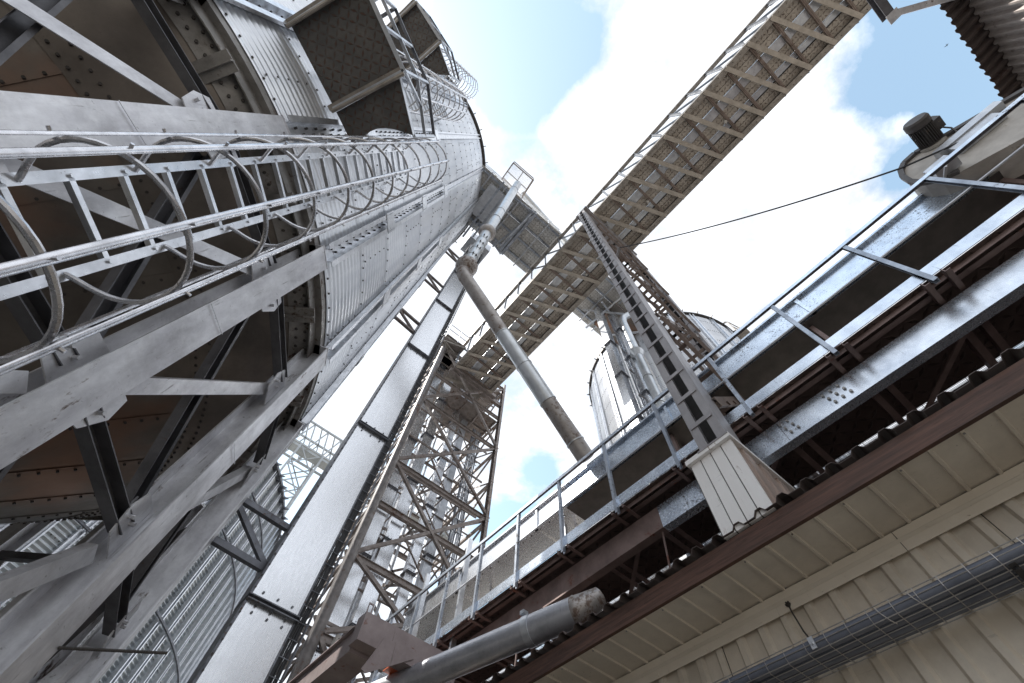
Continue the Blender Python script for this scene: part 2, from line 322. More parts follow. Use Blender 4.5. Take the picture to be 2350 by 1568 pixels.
# wall bolts
b=MB()
for k in range(NR+1):
    z=ZB+k*RH+.03
    for a in np.arange(-82,14,2.4):
        b.bolt(sp(a,SR+.012,z),rad(a),.012 if k<6 else .016,.012,5)
for i in range(5):
    for k in range(NR):
        a=-80+19*i+(9.5 if k%2 else 0)
        for q in range(5):
            z=ZB+k*RH+.12+q*.2
            b.bolt(sp(a,SR+.012,z),rad(a),.011,.01,5)
wallb.absorb(b,1)
b=MB()
for k in range(1,NR):
    z=ZB+k*RH
    b.rev([(SR+.013,z-.002),(SR+.016,z-.002),(SR+.016,z+.003),(SR+.013,z+.003)],(SX,SY),R_(-95),R_(25),60,True)
wallb.absorb(b,0); wallb.build('wall',[M['wall'],M['dbolt']],silo,smooth=1.2)
LEGA=[-54.1+16.36*k for k in range(22)]
norm=lambda a:(a+180)%360-180
for a in LEGA:
    a=norm(a); t=tang(a); rr=rad(a)
    # wall stiffener (hat section, flanges outward)
    if -100<a<45:
        b=MB()
        prof=[(-.13,.105),(-.13,.098),(-.075,.098),(-.075,.015),(.075,.015),(.075,.098),(.13,.098),(.13,.105),(.067,.105),(.067,.022),(-.067,.022),(-.067,.105)]
        b.ext(sp(a,SR,ZB-.02),sp(a,SR,11.4),prof,rr)
        prof2=[(-.085,.07),(-.085,.064),(-.05,.064),(-.05,.012),(.05,.012),(.05,.064),(.085,.064),(.085,.07),(.044,.07),(.044,.018),(-.044,.018),(-.044,.07)]
        b.ext(sp(a,SR,11.4),sp(a,SR,ZT-.03),prof2,rr)
        c=MB()
        for q in range(60):
            z=ZB+.15+q*.11
            if z<11.2: c.bolt(sp(a,SR+.022,z)+t*.03*(1 if q%2 else -1),rr,.012,.03,6)
        b.absorb(c,1); st=b.build('stiffener',[M['zinc'],M['dbolt']],silo,smooth=None)
        for z in (6.72,8.93,11.15):
            h=.17
            c=MB(); p=sp(a,SR+.106,z)
            c.plate([p-t*.15-V((0,0,h)),p+t*.15-V((0,0,h)),p+t*.15+V((0,0,h)),p-t*.15+V((0,0,h))],rr*.008)
            for s in (-1,1):
                for q in (-.12,-.06,0,.06,.12): c.bolt(p+t*(.12*s)+V((0,0,q))+rr*.008,rr,.009,.006,6)
            c.build('splice_plate',M['zinc'],st,smooth=None)
    # leg
    b=MB()
    w,d,tk=.25,.24,.014
    prof=[(-w/2,0),(w/2,0),(w/2,-tk),(tk/2,-tk),(tk/2,-d+tk),(w*.42,-d+tk),(w*.42,-d),(-w*.42,-d),(-w*.42,-d+tk),(-tk/2,-d+tk),(-tk/2,-tk),(-w/2,-tk)]
    b.ext(sp(a,4.43,GZ),sp(a,4.43,4.5),prof,rr)
    p=sp(a,4.435,4.5)
    b.plate([p-t*.13,p+t*.13,p+t*.13-rr*.25,p-t*.13-rr*.25],V((0,0,.014)))
    b.bar(sp(a,4.444,2.72)-t*.125,sp(a,4.444,2.74)+t*.125,.004,.006)
    b.build('leg',M['leg'],silo,smooth=None)
# bracing panels between neighbouring legs
lv=[3.70,1.82,-.06]
def brace(p,q,s,name,mat,flip=1):
    b=MB(); b.ext(p,q,[(0,-s/2),(s*.55*flip,-s/2),(s*.55*flip,-s/2+.007*1),(.008*flip,-s/2+.007),(.008*flip,s/2),(0,s/2)] if flip>0 else [(0,-s/2),(0,s/2),(-.008,s/2),(-.008,-s/2+.007),(-s*.55,-s/2+.007),(-s*.55,-s/2)],rad(0))
    return b.build(name,mat,silo,smooth=None)
for i,a in enumerate(LEGA):
    a=norm(a); a2=a+16.36
    if not -92<a<80: continue
    for z in lv:
        p,q=sp(a+1.7,4.30,z),sp(a2-1.7,4.30,z)
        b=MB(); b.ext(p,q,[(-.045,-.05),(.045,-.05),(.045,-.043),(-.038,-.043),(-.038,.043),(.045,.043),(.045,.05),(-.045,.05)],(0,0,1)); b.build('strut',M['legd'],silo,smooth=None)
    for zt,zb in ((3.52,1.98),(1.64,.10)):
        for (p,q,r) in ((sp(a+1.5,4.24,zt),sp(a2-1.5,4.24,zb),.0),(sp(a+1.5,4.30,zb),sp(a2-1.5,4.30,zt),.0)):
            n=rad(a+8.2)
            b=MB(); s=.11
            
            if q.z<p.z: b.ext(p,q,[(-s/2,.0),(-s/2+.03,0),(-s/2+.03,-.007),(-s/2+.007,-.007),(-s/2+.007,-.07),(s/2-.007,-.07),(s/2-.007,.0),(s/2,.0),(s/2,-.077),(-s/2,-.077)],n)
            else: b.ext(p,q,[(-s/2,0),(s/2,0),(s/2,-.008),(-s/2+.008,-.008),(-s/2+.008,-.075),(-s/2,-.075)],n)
            b.build('brace',M['leg'] if q.z>p.z else M['legd'],silo,smooth=None)  # shade on the down-facing braces put in as darker steel
    for z in (3.58,1.88):
        for s_,aa in ((1,a),(-1,a2)):
            t=tang(aa); n=rad(aa)
            p=sp(aa,4.315,z)+t*(.02*s_)
            b=MB(); b.plate([p+V((0,0,.16)),p+t*(.22*s_)+V((0,0,.14)),p+t*(.26*s_),p+t*(.2*s_)-V((0,0,.16)),p-V((0,0,.2))],n*.01*(1 if s_>0 else 1))
            for q in (.12,.19): b.bolt(p+t*(q*s_)-V((0,0,.03))+n*.01,n,.014,.035)
            b.build('gusset',M['leg'],silo,smooth=None)
# ================================================================== caged ladders
def ladder(pos,az_out,z0,z1,zc0,zc1,hs,label,rs=.29,w=.41):
    """pos: centre of the rungs on plan, az_out: outward direction (deg)"""
    o=thing('caged_ladder',label,'ladder',(pos[0],pos[1],z0),'caged ladders up the near silo')
    n=V((cos(R_(az_out)),sin(R_(az_out)),0)); u=V((-n.y,n.x,0)); P=V((pos[0],pos[1],0)); Z=V((0,0,1))
    at=lambda a,b_,z:P+u*a+n*b_+Z*z
    for s in (-1,1):
        b=MB()
        b.plate([at(s*w/2,.0,z0),at(s*w/2,-.055,z0),at(s*w/2,-.055,z1),at(s*w/2,.0,z1)],u*(.006*s))
        b.plate([at(s*w/2,0,z0),at(s*(w/2-.0)-s*.0,0,z0),at(s*(w/2+.055),0,z0),at(s*(w/2+.055),0,z1),at(s*w/2,0,z1)],n*.006) if False else None
        b.plate([at(s*(w/2-.022),.0,z0),at(s*(w/2+.03),.0,z0),at(s*(w/2+.03),.0,z1),at(s*(w/2-.022),.0,z1)],n*.006)
        b.build('rail',M['zinc'],o,smooth=None)
    k=0; z=z0+.12
    while z<z1-.05:
        b=MB(); b.ext(at(-w/2+.01,-.012,z),at(w/2-.01,-.012,z),[(-.018,-.014),(.018,-.014),(.018,.014),(-.018,.014)],Z)
        for s in (-1,1): b.bolt(at(s*(w/2),.006,z),n,.011,.014)
        b.build('rung',M['zinc'],o,smooth=None); z+=rs
    z=zc0
    def hoop(z):
        c=[(-.205,.006),(-.235,.05),(-.30,.12),(-.345,.22),(-.355,.32),(-.335,.43),(-.28,.54),(-.20,.62),(-.10,.665),(0,.68)]
        c=c+[(-x,y) for x,y in reversed(c[:-1])]
        out=[]
        for i in range(len(c)-1):
            for f in (0,.5):
                out.append(((c[i][0]*(1-f)+c[i+1][0]*f),(c[i][1]*(1-f)+c[i+1][1]*f)))
        out.append(c[-1]); 
        for _ in range(2):
            out=[out[0]]+[((out[i-1][0]+2*out[i][0]+out[i+1][0])/4,(out[i-1][1]+2*out[i][1]+out[i+1][1])/4) for i in range(1,len(out)-1)]+[out[-1]]
        return [at(x,y,z) for x,y in out]
    while z<zc1+.01:
        b=MB(); b.path(hoop(z),.0135,8)
        b.build('hoop',M['shine'],o); z+=hs
    for (x,y) in ((-.37,.25),(-.30,.555),(0,.695),(.30,.555),(.37,.25)):
        b=MB(); d=(u*x+n*(y-.25)).normalized(); 
        p,q=at(x,y,max(z0-.1,zc0-.45)),at(x,y,zc1+.02)
        tt=d.cross(Z)
        b.ext(p,q,[(-.019,-.004),(.019,-.004),(.019,.0),(.015,.007),(.008,.0115),(0,.013),(-.008,.0115),(-.015,.007),(-.019,0)],d)
        zz=zc0
        while zz<zc1+.01:
            b.bolt(at(x,y,zz)+d*.008,d,.008,.022); zz+=hs
        b.build('strap',M['shine'],o,smooth=.7)
    zz=zc0+.2
    for zz in (z0+1.2,z1-1.2):
        for s in (-1,1):
            b=MB(); b.bar(at(s*w/2,-.04,zz),at(s*w/2,-.24,zz),.04,.006); b.build('standoff',M['zinc'],o,smooth=None)
    return o
ladder((-1.445,1.685),-42.3,-.7,7.72,.635,7.66,.585,'long lowest galvanized caged ladder rising in front of the hopper cone')
c2=sp(-61,4.6,0); ladder((c2.x,c2.y),-61,5.78,12.9,7.4,12.5,.585,'middle caged ladder between the lower and upper platforms')
c3=sp(-73,4.62,0); ladder((c3.x,c3.y),-73,10.4,17.4,12.6,18.0,.585,'short highest caged ladder above the upper platform on the silo rim')
# ================================================================== service platforms
def platform(z,a0,a1,aext,r1,cutang,label):
    mid=(a0+a1)/2
    o=thing('service_platform',label,'platform',tuple(sp(mid,4.45,z)),'checker plate platforms on the near silo')
    cs=rad(mid); t=tang(mid)
    iA,iB=sp(a0,4.46,z),sp(a1,4.46,z); oA=iA+cs*r1+(iA-iB).normalized()*.02; oB=iB+cs*r1
    b=MB(); b.plate([iA,iB,oB,oA],V((0,0,.006))); b.build('floor_plate',M['pplate'],o,smooth=None)
    b=MB()
    for p,q in ((iA,oA),(oA,oB),(oB,iB)):
        b.bar(p+V((0,0,.0)),q+V((0,0,.0)),.006,.11)
        b.bar(p+V((0,0,-.055)),q+V((0,0,-.055)),.05,.006)
    b.build('edge_angle',M['zincb'],o,smooth=None)
    # extension with a round cut-out for the ladder cage
    e=sp(aext,5.0,z); lc=sp(cutang,4.98,z)
    pts=[iB+t*.03, oB+t*.03-cs*.1]
    d=(oB-iB).normalized(); wv=t
    A=iB+wv*.03; Bp=oB+wv*.03-cs*.08; 
    eo=sp(aext,4.46+r1*.86,z-.005); ei=sp(aext,4.52,z-.005)
    arc=[]
    for k in range(9):
        f=k/8; p=eo.lerp(ei,f); bulge=sin(pi*f)*.17
        arc.append(p-t*bulge)
    b=MB(); b.plate([A+V((0,0,-.005)),Bp+V((0,0,-.005))]+arc,V((0,0,.006))); b.build('extension_plate',M['pplate'],o,smooth=None)
    b=MB(); b.bar(Bp,eo,.006,.09); b.build('extension_edge',M['zincb'],o,smooth=None)
    # brackets under
    for p,q in ((iA,oA),(iB,oB)):
        b=MB(); b.ext(p-V((0,0,.05))-cs*.05,q-V((0,0,.05)),L(.06,.06,.006),(0,0,1)); b.build('support_beam',M['bridge'],o,smooth=None)
        b=MB(); b.tube(p-V((0,0,.13))+(iB-iA).normalized()*.03,q-V((0,0,.09))+(iB-iA).normalized()*.03,.022,8); b.build('support_tube',M['bridge'],o)
    # guard rail
    posts=[oA,(oA+oB)/2,oB,iA+cs*.12,eo]
    for p in posts:
        b=MB(); b.bar(p,p+V((0,0,1.12)),.035,.035,cs); b.build('post',M['zincb'],o,smooth=None)
    for h in (.56,1.12):
        b=MB()
        for p,q in ((iA+cs*.12,oA),(oA,oB),(oB,eo)): b.bar(p+V((0,0,h)),q+V((0,0,h)),.04,.03)
        b.build('guard_rail',M['flange'] if h>1 else M['zincb'],o,smooth=None)
    b=MB(); b.bar(oB,oB+V((0,0,.6))-t*.0+(eo-oB)*.5,.03,.03); b.build('rail_brace',M['zincb'],o,smooth=None)
    return o
platform(5.75,-68.8,-57.2,-51.2,.98,-48,'larger lower checker plate platform with arched cut-out beside the lowest caged ladder')
pl2=None
platform(10.35,-79.5,-69.6,-64.2,1.02,-61,'smaller upper checker plate platform with arched cut-out near the silo rim')
# ================================================================== front elevator leg casing
def duct(name,label,cat,x0,x1,y0,y1,z0,z1,flz,mat,grp=None,lip=.035,rivets=True):
    o=thing(name,label,cat,((x0+x1)/2,(y0+y1)/2,z0),grp)
    zs=[z0]+[z for z in flz if z0<z<z1]+[z1]
    for i in range(len(zs)-1):
        b=MB(); b.box((x0,y0,zs[i]+.002),(x1,y1,zs[i+1]-.002))
        # longitudinal lips
        for yy in (y0-.0,):
            b.box((x0-lip,y0-.004,zs[i]+.01),(x0-.001,y0+.002,zs[i+1]-.01))
            b.box((x1+.001,y0-.004,zs[i]+.01),(x1+lip*.6,y0+.002,zs[i+1]-.01))
        s=b.build('casing_section',mat,o,smooth=None)
        if i<len(zs)-2 and rivets:
            z=zs[i+1]; c=MB()
            for zz in (z-.035,z+.006):
                c.box((x0-.05,y0-.055,zz),(x1+.05,y0+.001,zz+.012)); c.box((x0-.055,y0+.002,zz),(x0-.001,y1,zz+.012)); c.box((x1+.001,y0+.002,zz),(x1+.055,y1,zz+.012))
            for q in range(3):
                c.bolt(((x0+(x1-x0)*(.14+.36*q)),y0-.03,z-.035),(0,0,-1),.013,.02)
                c.bolt(((x0+(x1-x0)*(.14+.36*q)),y0,z+.09),(0,-1,0),.013,.014)
                c.bolt(((x0+(x1-x0)*(.14+.36*q)),y0,z-.12),(0,-1,0),.013,.014)
            c.build('bolted_flange',M['flange'],s,smooth=None)
    return o
LZ=[-.3,2.70,5.70,8.70,11.70,14.70,17.70]
lg=duct('elevator_leg','wide flat galvanized elevator leg standing alone beside the near silo','elevator leg',.585,1.06,5.12,5.52,GZ,19.4,LZ,M['duct'])
b=MB()
for k in range(len(LZ)-1):
    b.box((.525,5.09,LZ[k]+.02),(.552,5.5,LZ[k+1]-.06))
b.box((.525,5.09,17.72),(.552,5.5,19.3))
EB=b
b=MB()
for k in range(150): b.bolt((.545 if k%2 else .535,5.09,-.2+k*.13),(0,-1,0),.010,.01)
EB.absorb(b,1); EB.build('edge_angle',[M['flange'],M['dbolt']],lg,smooth=None)
b=MB(); b.box((.3,4.95,19.4),(1.4,5.75,20.3)); b.path([(.85,5.35,20.3),(.85,5.35,20.8)],.4,16); b.build('head_section',M['zincb'],lg)
for z in (3.1,9.6,12.7,16.2):
    b=MB()
    p,q=V((.52,5.3,z)),V((-.17,5.24,z))
    b.bar(p,q,.07,.07); b.bar(p+V((0,0,.55)),q+V((0,0,.55)),.07,.07); b.bar(p+V((0,0,.04)),q+V((0,0,.5)),.06,.06)
    b.build('wall_tie',M['flange'] if z<5 else M['tower'],lg,smooth=None)
# cable tray on the right edge of the leg
ct=thing('cable_ladder','dark cable ladder with wires running up the edge of the wide elevator leg','cable tray',(1.17,5.2,GZ))
b=MB()
for k in range(5):
    pts=[(1.108+.021*k+.003*sin(z*1.7+k),5.125+.008*sin(z*2.3+2*k),z) for z in np.arange(GZ,19,.5)]
    b.path(pts,.0125,5)
b.build('cables',M['black'],ct)
b=MB()
for k in range(120): 
    z=-1.4+k*.17; b.box((1.095,5.095,z),(1.235,5.102,z+.006))
for x in (1.092,1.235): b.box((x-.006,5.1,GZ),(x+.006,5.17,19))
b.build('tray_frame',M['flange'],ct,smooth=None)
# ================================================================== lattice tower
tw=thing('lattice_tower','rusty lattice tower carrying the end of the overhead conveyor bridge','tower',(4.57,11.1,GZ))
TX0,TX1,TY0,TY1=2.64,6.5,10.0,13.6
b=MB(); b.tube((TX0,TY0,GZ),(TX0,TY0,19.2),.135,20); b.build('corner_post',M['tube'],tw)
for (x,y) in ((TX1,TY0),(TX0,TY1),(TX1,TY1)):
    b=MB(); b.ext((x,y,GZ),(x,y,19.3),Cs(.12 if y==TY0 else .1,.2 if y==TY0 else .14,.012),(0,1,0)); b.build('corner_post',M['tower'],tw,smooth=None)
TL=[1.6,3.4,5.2,7.1,8.85,10.55,12.4,14.2,16.3,18.9]
for i,z in enumerate(TL):
    big=z in (1.6,5.2,7.1,8.85,10.55,14.2,16.3,18.9)
    for y in (TY0,TY1):
        if not big and y==TY0: continue
        b=MB(); b.ext((TX0+.1,y,z),(TX1-.05,y,z),I(.10,.165,.013) if big else I(.06,.09,.01),(0,0,1)); b.build('beam',M['tower'],tw,smooth=None)
    for x in (TX0,TX1):
        b=MB(); b.ext((x,TY0,z),(x,TY1,z),L(.09,.09,.01),(0,0,1)); b.build('beam',M['tower'],tw,smooth=None)
for (za,zb) in ((-1.4,1.6),(1.6,5.2),(5.2,7.1),(7.1,10.55),(10.55,14.2),(14.2,18.9)):
    for y,s in ((TY0-.05,.095),(TY1,.08)):
        for p,q in (((TX0,y,za),(TX1,y,zb)),((TX0,y-.02,zb),(TX1,y-.02,za))):
            b=MB(); b.ext(p,q,L(s,s,.01),(0,1,0)); b.build('diagonal',M['tower'],tw,smooth=None)
for i in range(len(TL)-1):
    za,zb=TL[i],TL[i+1]
    for x in (TX0,TX1):
        for p,q in (((x,TY0,za),(x,TY1,zb)),((x-.02,TY0,zb),(x-.02,TY1,za))):
            b=MB(); b.ext(p,q,L(.075,.075,.009),(1,0,0)); b.build('diagonal',M['tower'],tw,smooth=None)
    # inner frames
    b=MB(); b.ext((TX0,TY0+1.1,zb),(TX1,TY0+1.1,zb),L(.07,.07,.009),(0,0,1)); b.build('inner_beam',M['tower'],tw,smooth=None)
    b=MB(); b.ext((4.3,TY0,za),(4.4,TY1,zb),L(.06,.06,.008),(0,0,1)); b.ext((5.4,TY1,za),(5.5,TY0,zb),L(.06,.06,.008),(0,0,1)); b.build('inner_brace',M['tower'],tw,smooth=None)
for i,z in enumerate(np.arange(2.4,18.5,1.75)):
    b=MB()
    for x in (3.5,4.3,5.05,5.6): b.bar((x,TY0+.75,z),(x,TY0+1.45,z),.04,.04)
    b.bar((TX0,TY0+.75,z),(TX1,TY0+.75,z),.05,.07); b.bar((TX0,TY0+1.45,z),(TX1,TY0+1.45,z),.05,.07)
    b.bar((TX0,TY0+.75,z),(3.9,TY1,z+.9),.045,.045); b.bar((4.0,TY0+.6,z+1.2),(TX1,TY0+1.6,z),.04,.04)
    b.build('guide_frame',M['tower'],tw,smooth=None)
for z,x0,x1,y0,y1 in ((16.36,3.9,6.4,10.2,12.1),(8.92,2.8,3.6,11.3,12.2),(5.27,5.3,6.4,11.4,12.2)):
    b=MB(); b.box((x0,y0,z),(x1,y1,z+.01)); b.build('landing',M['tower'],tw,smooth=None)
    b=MB()
    for x in np.arange(x0,x1+.01,(x1-x0)/3): b.bar((x,y0,z-.05),(x,y1,z-.05),.06,.09)
    b.build('landing_joists',M['tower'],tw,smooth=None)
b=MB(); b.box((TX0-.3,TY0-.6,19.0),(3.5,TY1+.3,19.03)); b.box((TX0,TY0+.3,19.0),(TX1,TY1+.3,19.03)); b.build('top_landing',M['tower'],tw,smooth=None)
b=MB()
for x in np.arange(TX0-.3,3.6,.65):
    b.bar((x,TY0-.6,18.9),(x,TY0-.6,20.2),.05,.05); b.bar((x,TY1+.3,18.9),(x,TY1+.3,20.2),.05,.05)
for h in (19.6,20.15):
    b.bar((TX0-.3,TY0-.6,h),(3.5,TY0-.6,h),.04,.04); b.bar((TX0-.3,TY0-.6,h),(TX0-.3,TY1+.3,h),.04,.04); b.bar((TX0-.3,TY1+.3,h),(TX1,TY1+.3,h),.04,.04)
b.build('top_railing',M['zincb'],tw,smooth=None)
b=MB()
for k in range(7): b.bar((TX0-.3,TY0-.5+k*.45,18.93),(3.5,TY0-.5+k*.45,18.93),.05,.09)
for k in range(3): b.bar((TX0-.3,TY0-.6,18.2),(3.5+k*.4,TY0-.6+k*.8,18.9),.06,.06)
b.build('top_joists',M['bridge'],tw,smooth=None)
rr_=random.Random(11)
for k in range(12):
    x=rr_.uniform(2.9,5.6); y=rr_.uniform(11.6,13.3); r=rr_.choice((.03,.04,.055,.07)); b=MB(); b.tube((x,y,GZ),(x,y,rr_.uniform(12,18.6)),r,10); b.build('riser_pipe',M['zincb'] if k%3 else M['tower'],tw)
for i in range(len(TL)-1):
    za,zb=TL[i],TL[i+1]; b=MB(); ym=TY0+1.85
    b.ext((TX0,ym,za),(TX1-1.6,ym,zb),L(.06,.06,.008),(0,1,0)); b.ext((TX1,ym,za),(TX0+1.6,ym,zb),L(.06,.06,.008),(0,1,0)); b.ext((TX0,TY0,(za+zb)/2),(TX0,TY1,(za+zb)/2),L(.05,.05,.007),(0,0,1)); b.build('middle_brace',M['tower'],tw,smooth=None)
b=MB()
for k in range(20):
    z=-.9+k*.62; yy=11.2+.9*(k%2); b.bar((2.5,10.3,z),(2.5,13.3,z+.55*(1 if k%2 else -1)),.035,.05)
b.bar((2.46,11.8,GZ),(2.46,11.8,12),.05,.05); b.build('side_lacing',M['tower'],tw,smooth=None)
# ladder rungs inside the tower
b=MB()
for x in (5.05,5.45): b.bar((x,12.0,GZ),(x,12.0,18.8),.05,.02)
for k in range(68): b.tube((5.05,12.0,-1.3+k*.3),(5.45,12.0,-1.3+k*.3),.012,6)
b.build('access_ladder',M['tower'],tw)
# elevator legs inside the tower
TZ=[.4,2.9,5.4,7.9,10.4,12.9,15.4]
grp='elevator legs inside the lattice tower'
duct('elevator_leg','elevator leg nearest the round corner post of the rusty tower','elevator leg',3.0,3.36,10.85,11.15,GZ,18.8,TZ,M['duct'],grp)
duct('elevator_leg','bright second elevator leg from the round post inside the rusty tower','elevator leg',3.62,3.98,10.9,11.2,GZ,18.6,[z+.8 for z in TZ],M['duct'],grp)
duct('elevator_leg','narrow third elevator leg from the round post inside the rusty tower','elevator leg',4.62,4.86,11.0,11.3,GZ,18.6,[z+.3 for z in TZ],M['duct'],grp)
duct('elevator_leg','elevator leg beside the grey cable bundle inside the rusty tower','elevator leg',5.16,5.4,11.1,11.4,GZ,18.6,[z+1.2 for z in TZ],M['zincb'],grp)
cb=thing('cable_bundle','tall grey bundle of pipes and cables by the slim right post of the rusty tower','cables',(5.95,11.0,GZ))
for k in range(7):
    b=MB(); x=5.72+.07*k
    b.path([(x+.015*sin(z*.9+k),11.0+.03*(k%2),z) for z in np.arange(GZ,16.2,.8)],.026+.006*(k%3),8); b.build('riser_pipe',M['zincb'] if k%3 else M['conduit'],cb)
b=MB()
for k in range(34): b.box((5.67,10.95,-1.2+k*.5),(6.22,10.96,-1.17+k*.5))
b.build('clamp_bars',M['flange'],cb,smooth=None)
# guy rod and floodlight on the tower
fd=thing('floodlight','small pale floodlight box clamped to the lowest beam of the rusty tower','light',(3.1,9.75,5.15))
b=MB(); b.box((2.98,9.66,4.98),(3.22,9.84,5.2)); b.build('housing',M['dust'],fd,smooth=None)
b=MB(); b.box((3.03,9.655,5.02),(3.17,9.662,5.15)); b.build('lens',M['black'],fd,smooth=None)
b=MB(); b.box((3.08,9.75,5.2),(3.12,9.95,5.23)); b.box((3.08,9.93,5.0),(3.12,9.95,5.2)); b.build('arm',M['frame'],fd,smooth=None)
# ================================================================== overhead conveyor bridge
BZ=17.6; BX0,BX1=3.44,5.70; BY0,BY1=-13.2,9.85
br=thing('conveyor_bridge','long brown truss conveyor bridge crossing overhead with checker plate floor','bridge',(4.57,0,BZ))
for x,s in ((BX0,1),(BX1,-1)):
    b=MB(); b.ext((x,BY0,BZ+.10),(x,BY1,BZ+.10),Cs(.19*s,.2,.012) if s<0 else [(-.0,-.1),(.19,-.1),(.19,-.088),(.012,-.088),(.012,.088),(.19,.088),(.19,.1),(0,.1)],(0,0,1))
    c=MB()
    for y in np.arange(BY0,BY1,.3): c.bolt((x+.08*s,y,BZ),(0,0,-1),.014,.014,5)
    b.absorb(c,1); b.build('bottom_chord',[M['bridge'],M['dbolt']],br,smooth=None)
    b=MB(); b.box((x-.07,BY0,BZ+1.85),(x+.07,BY1,BZ+1.86)); b.box((x-.07,BY0,BZ+1.86),(x-.06,BY1,BZ+1.97)); b.build('top_chord',M['bridge'],br,smooth=None)
ys=[-13.05+.912*k for k in range(26)]
for y in ys:
    b=MB(); b.bar((BX0+.2,y,BZ+.035),(BX1-.2,y,BZ+.035),.055,.05); b.bar((BX0+.2,y+.05,BZ+.06),(BX1-.2,y+.05,BZ+.06),.03,.1); b.build('cross_member',M['mrust'],br,smooth=None)
    b=MB(); b.bar((BX0+.03,y+.93,BZ-.02),(BX1-.03,y+.02,BZ-.02),.15,.03); b.build('diagonal',M['bdiag'],br,smooth=None)
    for x in (BX0,BX1):
        b=MB(); b.ext((x,y,BZ+.2),(x,y,BZ+1.86),L(.085,.085,.008),(0,1,0)); b.build('post',M['btruss'],br,smooth=None)
        b=MB(); b.ext((x+.02,y+.04,BZ+.2),(x+.02,y+.85,BZ+1.86),L(.08,.08,.008),(1,0,0)); b.build('side_brace',M['btruss'],br,smooth=None)
zf=BZ+.17
for k,x in ((4,3.7),(9,4.8),(13,4.75),(17,5.0),(21,3.9)):
    b=MB(); y=ys[k]+.12; b.path([(x,y,BZ+.0),(x,y,BZ+.06),(x,y,BZ+.12)],[.05,.07,.04],10); b.box((x-.05,y-.03,BZ+.12),(x+.05,y+.03,BZ+.16)); b.build('lamp',M['dust'],br)
rr2=random.Random(5)
for x0,x1 in ((3.63,3.855),(3.87,4.12),(4.47,4.68),(4.69,4.87),(5.14,5.32),(5.335,5.52)):
    b=MB(); b.box((x0,BY0,zf),(x1,BY1-.1,zf+.008)); b.build('floor_plate',M['bplate'],br,smooth=None)
b=MB(); b.box((4.14,BY0,zf-.04),(4.45,BY1-.1,zf+.5))
for y in np.arange(BY0,BY1,2.74): b.box((4.125,y,zf-.055),(4.465,y+.1,zf+.5))
b.build('conveyor_trough',M['zincb'],br,smooth=None)
b=MB(); b.box((4.885,BY0,zf-.03),(5.07,BY1-.1,zf+.4))
for y in np.arange(BY0+1,BY1,2.74): b.box((4.875,y,zf-.045),(5.08,y+.1,zf+.4))
b.build('conveyor_trough',M['zincb'],br,smooth=None)
b=MB(); b.box((3.5,BY0,zf+.02),(4.13,BY1-.15,zf+.03)); b.box((4.452,BY0,zf+.02),(4.88,BY1-.15,zf+.03)); b.box((5.1,BY0,zf+.02),(5.6,BY1-.15,zf+.03)); b.build('deck_backing',M['dbolt'],br,smooth=None)
b=MB(); b.box((BX0,BY1-.02,BZ-.1),(BX1+.25,BY1+.12,BZ+.12)); b.box((BX0-.1,BY1+.13,BZ-.25),(BX1+.7,BY1+.3,BZ-.02)); b.build('end_beam',M['tower'],br,smooth=None)
b=MB(); b.box((BX0,BY1+.32,BZ-.02),(5.4,BY1+.75,BZ+.0)); b.build('end_plate',M['bridge'],br,smooth=None)
b=MB(); b.tube((5.11,BY0,zf+.06),(5.11,BY1,zf+.06),.014,6); b.build('pull_rope',M['wire'],br)
# ================================================================== cross catwalk
CZ=19.62; CY0,CY1=2.44,4.43
cw=thing('cross_catwalk','pale checker plate catwalk joining the near silo top to the brown bridge','catwalk',(1.5,3.4,CZ),'high cross catwalks')
def catwalk(o,x0,x1,y0,y1,z,rails=True):
    n=0
    cols=[y0-.16,y0,y0+.62,y0+.70,y1-.72,y1,y1+.28]
    for i in range(len(cols)-1):
        b=MB(); b.box((x0,cols[i]+.003,z+.12),(x1,cols[i+1]-.003,z+.128))
        for x in np.arange(x0+.4,x1,1.1): b.box((x,cols[i]+.003,z+.1),(x+.02,cols[i+1]-.003,z+.12))
        b.build('floor_plate',M['cplate'],o,smooth=None)
    for y in (y0,y0+.66,y1-.72,y1):
        b=MB(); b.ext((x0,y,z+.05),(x1,y,z+.05),Cs(.07,.13,.01),(0,0,1)); b.build('stringer',M['rpost'],o,smooth=None)
    for x in np.arange(x0+.35,x1-.05,.82):
        b=MB(); b.bar((x,y0-.2,z-.01),(x,y1+.36,z-.01),.06,.07); b.build('joist',M['zincb'],o,smooth=None)
    if rails:
        for y in (y0-.14,y1+.3):
            for x in np.arange(x0+.35,x1,1.64):
                b=MB(); b.bar((x,y,z),(x,y,z+1.2),.04,.04); b.build('rail_post',M['zincb'],o,smooth=None)
            b=MB()
            for h in (.65,1.2): b.bar((x0,y,z+h),(x1,y,z+h),.04,.03)
            b.build('hand_rail',M['zincb'],o,smooth=None)
catwalk(cw,-2.6,3.40,CY0,CY1,CZ)
b=MB()
for x in (1.72,1.9): b.bar((x,CY0-.15,CZ-.16),(x,CY1+.25,CZ-.16),.12,.16)
b.bar((.3,CY0+.0,CZ-.2),(1.9,CY0-.1,CZ-.2),.07,.09); b.bar((.2,CY1-.2,CZ-.25),(1.8,CY1+.25,CZ-.2),.07,.09)
b.bar((1.75,CY0,CZ-.2),(1.5,4.1,CZ-1.5),.06,.06); b.bar((1.3,4.4,CZ-1.2),(1.85,2.5,CZ-.2),.06,.06); b.bar((.35,2.6,CZ-.25),(.4,4.9,CZ-.25),.09,.12); b.bar((.0,2.2,CZ-.25),(.05,5.2,CZ-.25),.09,.12)
b.bar((1.3,4.4,CZ-.3),(1.3,4.4,CZ-1.3),.06,.06)
b.build('hanger_frame',M['rpost'],cw,smooth=None)
